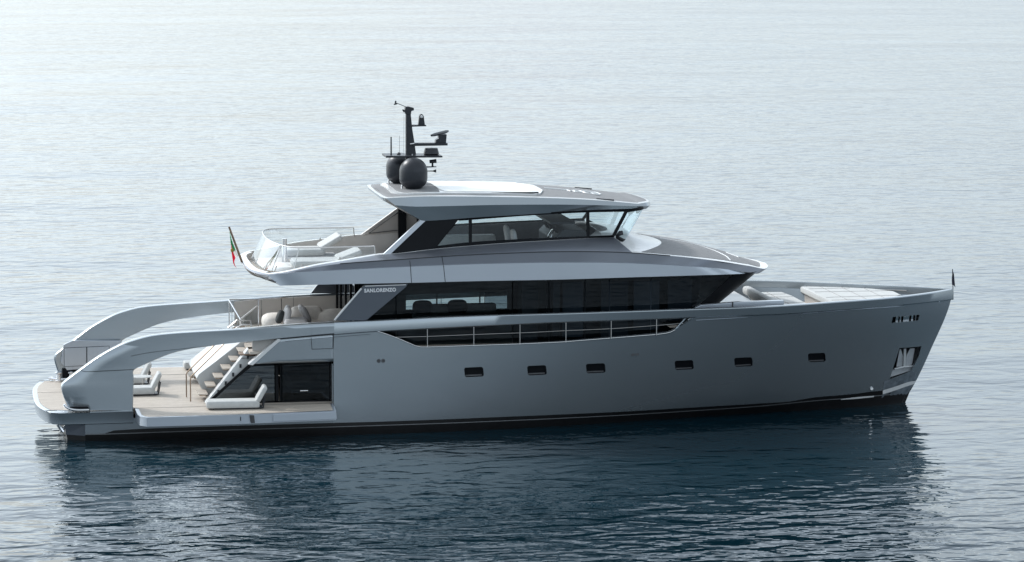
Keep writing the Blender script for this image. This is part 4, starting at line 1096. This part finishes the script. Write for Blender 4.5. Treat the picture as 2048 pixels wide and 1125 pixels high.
# ------------------------------------------------------------------ fly deck aft: glass balustrade
ZR = 6.60
rl = [(11.95, -3.0), (10.2, -3.12), (9.4, -3.1), (8.95, -2.75), (8.62, -1.7), (8.45, -.4), (8.42, .5), (8.45, 1.6), (8.55, 2.5), (8.75, 3.0), (9.2, 3.15), (10.4, 3.12), (11.95, 3.0)]
rail3 = resample([Vector((x, y, ZR)) for x, y in rl], 60)
mb = MB(); mb.tube([Vector((11.97, -3.0, 6.28))] + rail3 + [Vector((11.97, 3.0, 6.28))], .022)
rail_o = part(mb, 'fly_rail', M['rail'])
def z_cap(x): return F([(p.x, p.z) for p in u3])(x)
base3 = []
for p in rail3:
    k = max(0.0, min(1.0, (9.9-p.x)/1.4))
    base3.append(Vector((p.x - .42*k, p.y*(1-.0*k), 5.66 + (z_cap(p.x)-5.66)*(1-k) if p.x > 8.6 else 5.66)))
mb = MB(); mb.loft([base3, [p-Vector((0, 0, .02)) for p in rail3]]); subpart(mb, 'glass_screen', M['balu'], rail_o)
for k in (6, 12, 17, 21, 29, 37, 42, 47, 53):
    a, b = base3[k], rail3[k]; subpart(MB().tube([a, a.lerp(b, .22)], .022), 'glass_clamp', M['rail'], rail_o)
for k in (13, 18): 
    a, b = base3[k], rail3[k]; subpart(MB().tube([a, b], .016), 'rail_post', M['white'], rail_o)
# chrome pole, low white moulding by the stern
pp = S(569, 497, 0.3); 
mb = MB(); mb.tube([(pp.x, .3, 5.53), (pp.x, .3, 6.55)], .09, 16); part(mb, 'parasol_socket', M['chrome'])

# ------------------------------------------------------------------ foredeck
ZFD = 3.55
pl = [(X, Yh(X, ZFD)-.12) for X in [22.5+.4*k for k in range(27)] if X < 33.2]
mb = MB(); mb.poly([Vector((x, -y, ZFD)) for x, y in pl] + [Vector((x, y, ZFD)) for x, y in pl[::-1]]); part(mb, 'foredeck', M['teak'], smooth=False)
mb = MB(); mb.box((23.9, -3.0, ZFD), (26.4, 2.9, 3.98)); part(mb, 'deck_locker', M['white'], bevel=.05)
pxl = SC([(1391, 616), (1402, 610.5), (1478, 604.5), (1568, 601.5), (1568, 612), (1391, 618)], -3.3)
mb = MB(); mb.prism(pxl, (0, .25, 0)); lk = part(mb, 'side_coaming', M['paint_light'], bevel=.02)
a = S(1465.5, 604.5, -3.32); subpart(MB().box((a.x-.02, -3.33, a.z-.2), (a.x+.02, -3.28, a.z)), 'slot', M['rubber'], lk)
# handrail on the inner port bulwark
P = [Vector((p.x, p.y-.22, p.z-.16)) for p in [Vector((X, BX(X), S0Z(X))) for X in (29.2, 30, 31, 32, 32.6)]]
mb = MB(); mb.tube(resample(P, 10), .025); part(mb, 'grab_rail', M['rail'])
# railing inside the bulwark opening
for sd in (-1, 1):
    mb = MB()
    pr_ = [(791, 675), (852, 673.5), (948, 669.6), (1060, 665.5), (1120, 662.4), (1222.4, 657.9), (1313, 651.5), (1366, 647.2)]
    P = resample(HC(pr_, -.05), 30); P = P if sd < 0 else mir(P); mb.tube(P, .009, 6)
    for (xa, ya, yb2) in ((854.3, 656, 695.5), (947.2, 651.5, 692), (1039.5, 646.5, 689), (1131.5, 642.5, 684.8), (1222, 640, 677), (1312.8, 636.5, 670)):
        a, b = H(xa+.4, ya, -.05), H(xa-.6, yb2, -.05); b.x = a.x; b.y = a.y
        q = [a, b] if sd < 0 else mir([a, b]); mb.tube(q, .015, 8)
    part(mb, 'side_railing', M['rail'])
    m2 = MB(); P = HC([(1374, 634), (1349.5, 661)], -.06); m2.tube(P if sd < 0 else mir(P), .03); P = HC([(1388, 634), (1376, 640)], -.06); m2.tube(P if sd < 0 else mir(P), .03)
    part(m2, 'bulwark_brace', M['paint'])
    m3 = MB(); P = resample([p + Vector((0, -.015, 0)) for p in OPEN[:13]], 60, False); m3.tube(P if sd < 0 else mir(P), .016, 6); part(m3, 'opening_trim', M['chrome'])
# vents in pairs on the side
for (px, py) in ((757.5, 722.3), (766.3, 722.1), (1265.5, 709.2), (1273.8, 708.7)):
    c = H(px, py, .006)
    m2 = MB(); ring = [c + Vector((.07*cos(2*pi*k/16), 0, .07*sin(2*pi*k/16))) for k in range(16)]
    m2.prism(ring, (0, .04, 0)); part(m2, 'vent', M['darkgrey'])
# seams on the hull: aft rectangle and long crease
def hull_seam(pts, r=.010, m='rubber', name='panel_seam'):
    P = HC(pts, .002); P = resample(P, 4*len(P)) if len(P) > 2 else P
    subpart(MB().tube(P, r, 5), name, M[m], hull)
hull_seam([(622, 676), (624, 699)]); hull_seam([(624, 699), (666, 697.5)]); hull_seam([(668, 647), (667.5, 670), (666.5, 697.5)])
hull_seam([(570, 683), (640, 677), (740, 669)], .007)
hull_seam([(560, 678), (640, 671.3), (740, 663)], .012)
hull_seam([(1392, 641), (1480, 636), (1600, 628), (1708, 619.6), (1793, 613.9), (1880, 604)], .012, 'paint_light', 'chamfer_highlight')  # pale line painted as the highlight along the chamfer below the rail

# bow details -----------------------------------------------------
apb = HC([(1793, 692), (1850, 688), (1844, 714), (1826, 750), (1772, 766), (1784, 728)])
mb = MB()
inner = [Vector((p.x-.06, p.y+.55, p.z)) for p in HC([(1794, 690), (1846, 688), (1840, 714), (1824, 750), (1774, 764), (1785, 728)])]
mb.poly(inner); part(mb, 'anchor_pocket', M['dark'], smooth=False)
def ap(pts, off): return [p + Vector((0, off, 0)) for p in HC(pts)]
mb = MB(); mb.prism(ap([(1810.3, 699), (1815.2, 698.5), (1814.6, 737), (1809, 738)], .16), (0, .06, 0)); anc = part(mb, 'anchor', M['white_matt'], bevel=.012)
for pts in ([(1796, 736), (1802.5, 701), (1805.5, 701), (1810, 715), (1808.5, 736)], [(1815.5, 735), (1816, 714), (1823.5, 699.5), (1833, 699), (1827.5, 732)]):
    subpart(MB().prism(ap(pts, .22), (0, .05, 0)), 'fluke', M['palefab2'], anc, bevel=.012)
subpart(MB().tube(ap([(1791, 740), (1810, 735.5), (1829, 734)], .15), .035), 'crown_bar', M['white_matt'], anc)
subpart(MB().prism(ap([(1789, 741), (1829, 735), (1823, 744), (1781, 757)], .2), (0, .05, 0)), 'base_plate', M['palefab2'], anc)
inner = [Vector((p.x, p.y+.22, p.z)) for p in HC([(1782, 632.5), (1842, 627.5), (1840, 643.5), (1780, 648.5)])]
mb = MB(); mb.poly(inner); fl2 = part(mb, 'bow_fairlead', M['black'], smooth=False)
for (xa, xb) in ((1792, 1797), (1800, 1803), (1807, 1819), (1823, 1827), (1831, 1833)):
    q = HC([(xa, 634.3-(xa-1790)*.085), (xb, 634-(xb-1790)*.085), (xb-1, 645-(xb-1790)*.085), (xa-1, 645.2-(xa-1790)*.085)], -.1)
    subpart(MB().prism(q, (0, .06, 0)), 'fairlead_roller', M['chrome'], fl2, bevel=.01)
# stainless stem guard with the white stripe
def guard(rows_px, name, m, off):
    rows = [resample(HC(r, off), 8) for r in rows_px]
    mb = MB(); mb.loft(rows); mb.loft([mir(r) for r in rows]); return part(mb, name, m)
M['guard'] = mat('stainless_guard', (0.20, 0.23, 0.26), 0.3, 0.35, noise=0.3, nscale=5, bump=0.01, bscale=9)
guard([[(1768, 764), (1800, 752), (1826, 742), (1833.5, 752)], [(1766, 781), (1790, 774), (1815, 765), (1832, 762.5)]], 'stem_guard', M['guard'], .006)
guard([[(1765.5, 789), (1790, 781.5), (1814, 773), (1827, 769)], [(1760, 806.5), (1775, 806), (1792, 805), (1806.5, 803.5)]], 'stem_guard', M['guard'], .006)
guard([[(1766, 781), (1790, 774), (1815, 765), (1832.5, 762)], [(1765.5, 789), (1790, 781.5), (1814, 773), (1828, 768.5)]], 'bow_stripe', M['white'], .008)
guard([[(1682, 799), (1710, 795), (1748, 792)], [(1682, 800), (1715, 798), (1748, 794.5)]], 'bow_stripe', M['white'], .008)
c = H(1743, 777.5, .01); part(MB().tube([c, c+Vector((0, -.05, 0))], .055, 12), 'bow_eye', M['chrome'])

# ================================================================== loose things
# sun loungers: thin frame, long mattress, raised back cushion
def lounger(name, loc, rz, L, W, zc, label, group, backlen=.75, backang=55, low=True, pil=False):
    e = empty(name, loc, label, 'sun lounger', group, rz)
    hb = .10 if low else zc-.16
    mb = MB(); cushion_box(mb, (0, -W/2, zc-.25), (L, W/2, zc), .055); mb.build('mattress', M['cushion'], e)
    R = Matrix.Rotation(-radians(backang), 3, 'Y')
    mb = MB(); cushion_box(mb, (0, -W/2, -.08), (backlen, W/2, .08), .055)
    for i, v in enumerate(mb.v):
        q = R @ Vector(v); mb.v[i] = (q.x+L-.08, q.y, q.z+zc-.05)
    bk = mb.build('backrest', M['cushion'], e)
    mb = MB(); mb.box((.1, -W/2+.06, .02), (L+.1, W/2-.06, .06)); mb.build('frame', M['mast'], e)
    for (x, y) in ((.25, -W/2+.12), (.25, W/2-.12), (L-.2, -W/2+.12), (L-.2, W/2-.12)):
        MB().tube([(x, y, 0), (x, y, .07 if low else zc-.2)], .022).build('leg', M['mast'], e)
    for y in (-W/2+.1, W/2-.1): MB().tube([(L+.12, y, .02), (L+.2, y, zc+.18)], .022).build('backrest_support', M['mast'], e)
    return e
GRP = 'low sun loungers on the stern beach area'
lp1 = SZ(411, 822, ZD); lounger('sun_lounger', (5.86, -4.25, ZD+.005), radians(-2), 1.85, .72, .30, 'white lounger on the near fold-out terrace in front of the dark glass door', GRP, .6, 60)
lounger('sun_lounger', (2.55, -.75, ZD+.005), 0, 1.75, .72, .30, 'white beach deck lounger half hidden behind the near stern arch, in front of its table', GRP, .60, 62)
lounger('sun_lounger', (2.35, 1.75, ZD+.005), 0, 1.75, .72, .30, 'white lounger further back on the beach deck, beyond the round side table', GRP, .60, 62)
lounger('sun_lounger', (5.75, 5.0, ZD+.005), 0, 1.3, .7, .30, 'white lounger on the far fold-out terrace behind the staircase handrails', GRP, .5, 30)
# round side table between them
tp = SZ(285, 753, ZD+.54); TABLE_X, TABLE_Y = tp.x, tp.y
t = empty('side_table', (TABLE_X, TABLE_Y, ZD+.005), 'small round white side table on a thin stem between the beach deck loungers', 'table')
MB().lathe([(.02, .50), (.33, .51), (.35, .525), (.33, .54), (.02, .545)], (0, 0, 0), 32).build('table_top', M['cushion'], t)
MB().tube([(0, 0, .02), (0, 0, .5)], .02).build('stem', M['rail'], t); MB().lathe([(.2, 0), (.2, .015), (.03, .03)], (0, 0, 0), 24).build('base', M['rail'], t)

# fly deck loungers
GF = 'padded sun loungers on the fly deck'
def fly_lounger(loc, label, rz=0.0, L=1.75, ang=20):
    e = empty('sun_lounger', loc, label, 'sun lounger', GF, rz)
    mb = MB(); cushion_box(mb, (0, -.62, .26), (L, .62, .50), .07); mb.build('mattress', M['cushion'], e)
    mb = MB(); cushion_box(mb, (0, -.62, -.1), (.9, .62, .1), .07); R = Matrix.Rotation(-radians(ang), 3, 'Y')
    for i, v in enumerate(mb.v):
        q = R @ Vector(v); mb.v[i] = (q.x+L-.15, q.y, q.z+.48)
    mb.build('backrest', M['cushion'], e)
    MB().box((.06, -.56, .16), (L+.45, .56, .24)).build('frame', M['palefab'], e, bevel=.01)
    for (x, y) in ((.1, -.5), (.1, .5), (L+.35, -.5), (L+.35, .5)): MB().tube([(x, y, 0), (x, y, .16)], .025).build('leg', M['rail'], e)
    return e
fly_lounger((9.15, -1.75, 5.53), 'white fly deck lounger nearest the camera beside the near coaming')
fly_lounger((9.2, 1.55, 5.56), L=1.45, ang=30, label='white fly deck lounger further away along the far coaming')

rp_ = SZ(568, 529, 5.78)
e = empty('round_pad', (rp_.x, rp_.y, 5.53), 'low round beige lounging pad on the fly deck inside the curved glass screen', 'lounging pad')
MB().lathe([(.7, .03), (.78, .06), (.8, .14), (.77, .21), (.7, .235), (.45, .24), (.43, .232), (.41, .24), (.02, .245)], (0, 0, 0), 40).build('pad', M['cream'], e, angle=60)
MB().lathe([(.68, 0), (.68, .04)], (0, 0, 0), 32).build('base', M['mast'], e)
# aft cockpit sofa with cushions
sf = empty('curved_sofa', (9.6, .2, ZM), 'cream rounded sofa on the aft main deck under the overhang', 'sofa')
mb = MB(); cushion_box(mb, (-1.05, -.75, .08), (1.15, .75, .5), .12); mb.build('seat', M['cream'], sf)
mb = MB(); cushion_box(mb, (-.25, .25, .45), (.9, .8, .95), .15); mb.build('backrest', M['cream'], sf)
mb = MB(); pillow(mb, (1.35, .35, .5), 1.3, 1.2, .72, p=2.6); mb.build('rounded_end', M['cream'], sf)
mb = MB(); pillow(mb, (-.85, .1, .48), 1.0, 1.3, .62, p=2.8); mb.build('rounded_end', M['cream'], sf)
MB().box((-.9, -.65, 0), (1.4, .65, .08)).build('plinth', M['mast'], sf)
def cush(px, py, Y, w_, h_, d_, ang, m, label, rz=0.0):
    p = S(px, py, Y); e = empty('throw_cushion', p, label, 'cushion', 'throw cushions on the aft sofa', rz)
    mb = MB(); pillow(mb, (0, 0, 0), w_, d_, h_, Matrix.Rotation(ang, 3, 'Y'), p=2.7); mb.build('cover', m, e)
    mb = MB(); R = Matrix.Rotation(ang, 3, 'Y')
    ring = [R @ Vector((0, d_/2*.97*math.copysign(abs(cos(q))**.7, cos(q)), h_/2*.97*math.copysign(abs(sin(q))**.7, sin(q)))) for q in [2*pi*k/28 for k in range(29)]]
    mb.tube(ring, .012, 6); mb.build('piping', m, e)
cush(560, 634, -.75, .26, .50, .55, .38, M['darkfab'], 'charcoal throw cushion leaning on the aft sofa')
cush(574, 632.5, -.85, .26, .62, .6, .28, M['palefab'], 'pale grey throw cushion leaning beside the charcoal one')
cush(573, 624, -.2, .22, .50, .5, .3, M['cushion'], 'white throw cushion peeping out behind the pale grey one')
cush(612, 630, -.6, .24, .66, .6, -.42, M['greyfab'], 'mid grey throw cushion leaning on the right end of the sofa')
cush(604, 621, -.05, .22, .45, .5, -.35, M['palefab'], 'small pale cushion tucked behind the mid grey one')
po_ = empty('ottoman', S(591, 646, -1.0), 'light grey padded ottoman in front of the aft sofa cushions', 'ottoman')
po_.location.z = ZM
mb = MB(); cushion_box(mb, (-.42, -.4, .05), (.42, .4, .78), .12); mb.build('seat', M['palefab'], po_); MB().box((-.3, -.3, 0), (.3, .3, .06)).build('base', M['mast'], po_)
# slender reading lamp behind the sofa
lb = S(563, 622, 1.0)
lm = empty('floor_lamp', (lb.x, 1.0, ZM), 'thin black floor lamp with a small angled head behind the aft sofa', 'lamp')
hgt = S(563, 596, 1.0).z-ZM
MB().tube([(0, 0, .02), (0, 0, hgt)], .014, 8).build('stem', M['mast'], lm)
MB().lathe([(.14, 0), (.14, .02), (.02, .03)], (0, 0, 0), 20).build('base', M['mast'], lm)
MB().tube([(-.06, 0, hgt-.02), (.1, 0, hgt+.01), (.2, 0, hgt-.03)], [.025, .03, .03], 10).build('lamp_head', M['rail'], lm)
# salon sofa seen through the glass
ss = empty('salon_sofa', (15.5, 1.4, ZM), 'long dark sofa inside the salon seen through the tinted glass', 'sofa')
mb = MB(); cushion_box(mb, (-1.55, -.5, .1), (1.6, .5, .48), .08); mb.build('seat', M['greyfab'], ss)
mb = MB(); cushion_box(mb, (-1.5, .25, .4), (1.6, .55, .80), .09); mb.build('backrest', M['greyfab'], ss)
for x in (-1.2, .1): 
    mb = MB(); pillow(mb, (x, .1, .72), .75, .25, .55, Matrix.Rotation(.25, 3, 'X')); mb.build('cushion', M['darkfab'], ss)

# foredeck sunpads
def sunpad(name, loc, outline, h0_, h1_, label, base, seams):
    e = empty(name, loc, label, 'sun pad', 'sun pads on the foredeck')
    mb = MB()
    cx = sum(p[0] for p in outline)/len(outline); cy = sum(p[1] for p in outline)/len(outline)
    def ring(ins, z): return [Vector((cx+(x-cx)*(1-ins), cy+(y-cy)*(1-ins), z)) for x, y in outline]
    rows = [ring(.03, h0_), ring(0, h0_+.05), ring(0, h1_-.06), ring(.012, h1_-.02), ring(.04, h1_)]
    mb.loft(rows, close_u=True); mb.poly(rows[-1]); mb.poly(rows[0][::-1]); mb.build('mattress', M['cushion'], e)
    r = [ring(.07, 0), ring(.07, h0_+.01)]; mb = MB(); mb.loft(r, close_u=True); mb.poly(r[1]); mb.build('plinth', M[base], e)
    for (a, b) in seams:
        MB().tube([Vector((*a, h1_+.001)), Vector((*b, h1_+.001))], .012, 5).build('seam', M['greyfab'], e)
    return e
sunpad('sun_pad', (29, 0, ZFD), [(-.1, 2.55), (-.1, -2.3), (1.2, -2.0), (2.4, -1.3), (3.0, -.4), (3.0, .6), (2.4, 1.5), (1.2, 2.2)], .33, .58, 'large white sun pad in the bow, well forward on the foredeck', 'taupe', [((1.35, -1.9), (1.35, 2.1)), ((0, -.8), (2.9, -.6)), ((0, .8), (2.8, .7)), ((.6, -2.1), (.6, 2.3)), ((2.1, -1.45), (2.1, 1.65)), ((0, -1.6), (1.8, -1.55)), ((0, 1.7), (1.6, 1.7))])
e = sunpad('sun_pad', (26.75, 0, ZFD), [(.1, 2.4), (.1, -2.4), (1.35, -2.3), (1.45, -1.2), (1.45, 1.2), (1.35, 2.3)], .2, .42, 'white sofa pad with a raised back roll nearer the dark deckhouse glass', 'white', [((.15, -.8), (1.4, -.8)), ((.15, .8), (1.4, .8)), ((.75, -2.3), (.75, 2.3)), ((.15, -1.6), (1.35, -1.6)), ((.15, 1.6), (1.35, 1.6))])
mb = MB(); cushion_box(mb, (-.15, -2.45, .35), (.18, 2.45, .66), .1); mb.build('back_roll', M['cushion'], e)

# flags
def flag_mesh(hoist, out, nx, ny, fold, m):
    rows = []
    for i in range(nx+1):
        t = i/nx; r = []
        for j in range(ny+1):
            s_ = j/ny; p = hoist[0].lerp(hoist[1], s_) + out(t, s_)
            r.append(p + Vector((0, fold*sin(6*t+3*s_), 0)))
        rows.append(r)
    mb = MB(); mb.loft(rows, m); return mb
fb0, ftop = S(485, 526, 0), S(458, 454, 0)
en = empty('ensign', fb0, 'Italian tricolour ensign drooping from a wooden staff over the stern', 'flag')
MB().tube([Vector((0, 0, -.02)), ftop-fb0], [.045, .035], 10).build('staff', M['wood'], en)
hp = [(ftop-fb0)*.90, (ftop-fb0)*.28]
# drooping cloth: stripes fall from the hoist down to the fly corner
A0 = S(460, 464, -.05)-fb0; 
def cl(px, py, y): return S(px, py, y)-fb0
R_ = [[(459.5, 463), (462, 474), (466, 487), (471, 500), (477, 513)], [(459.3, 466), (461.5, 480), (464.5, 494), (468.5, 505), (473, 514)],
      [(459.8, 470), (462, 486), (464.5, 500), (467, 512), (471, 521)], [(460.5, 476), (462.5, 493), (465, 508), (467.5, 520), (472, 529)], [(461.5, 484), (464, 500), (466.8, 516), (470, 529), (477.5, 537.5)]]
rows = []
R2 = resample
for i, r in enumerate(R_):
    rows.append([cl(x - .9*i*(k/4), y, .0 + .06*sin(i*1.9+k*1.1)) for k, (x, y) in enumerate(r)])
dense = []
tr_ = [[rows[i][k] for i in range(5)] for k in range(5)]
cols2 = [resample(c_, 13) for c_ in tr_]
rows2 = [resample([cols2[k][i] for k in range(5)], 13) for i in range(13)]
for i, r in enumerate(rows2):
    for j, p in enumerate(r): p.y += .05*sin(i*1.3+j*.5)
mb = MB(); mb.loft(rows2, lambda i, j: (0 if j < 9 else 1) if i < 3 else (0 if j < 3 else (1 if j < 5 else 2))); mb.build('flag_cloth', [M['green'], M['flagwhite'], M['red']], en)
c = rows2[5][7]; mb = MB(); mb.lathe([(.01, -.07), (.05, -.05), (.06, .04), (.01, .07)], c+Vector((0, -.05, 0)), 10); mb.build('crest', M['crest'], en)
bb, bt = S(1906, 578, 0), S(1905, 538.5, 0)
bu = empty('burgee', bb, 'small dark navy flag hanging from a short staff at the bow tip', 'flag')
MB().tube([Vector((0, 0, -.03)), bt-bb], .016, 8).build('staff', M['mast'], bu)
P = [[(1905.3, 542), (1904, 552), (1903.5, 562), (1904, 570)], [(1906.8, 545), (1907, 556), (1907.5, 566), (1908.5, 572)], [(1908, 549), (1909, 560), (1910, 570), (1911, 576)]]
rows = [resample([S(x, y, -.03+.05*sin(i*2+k))-bb for k, (x, y) in enumerate(r)], 8) for i, r in enumerate(P)]
mb = MB(); mb.loft(rows); mb.build('flag_cloth', M['navy'], bu)
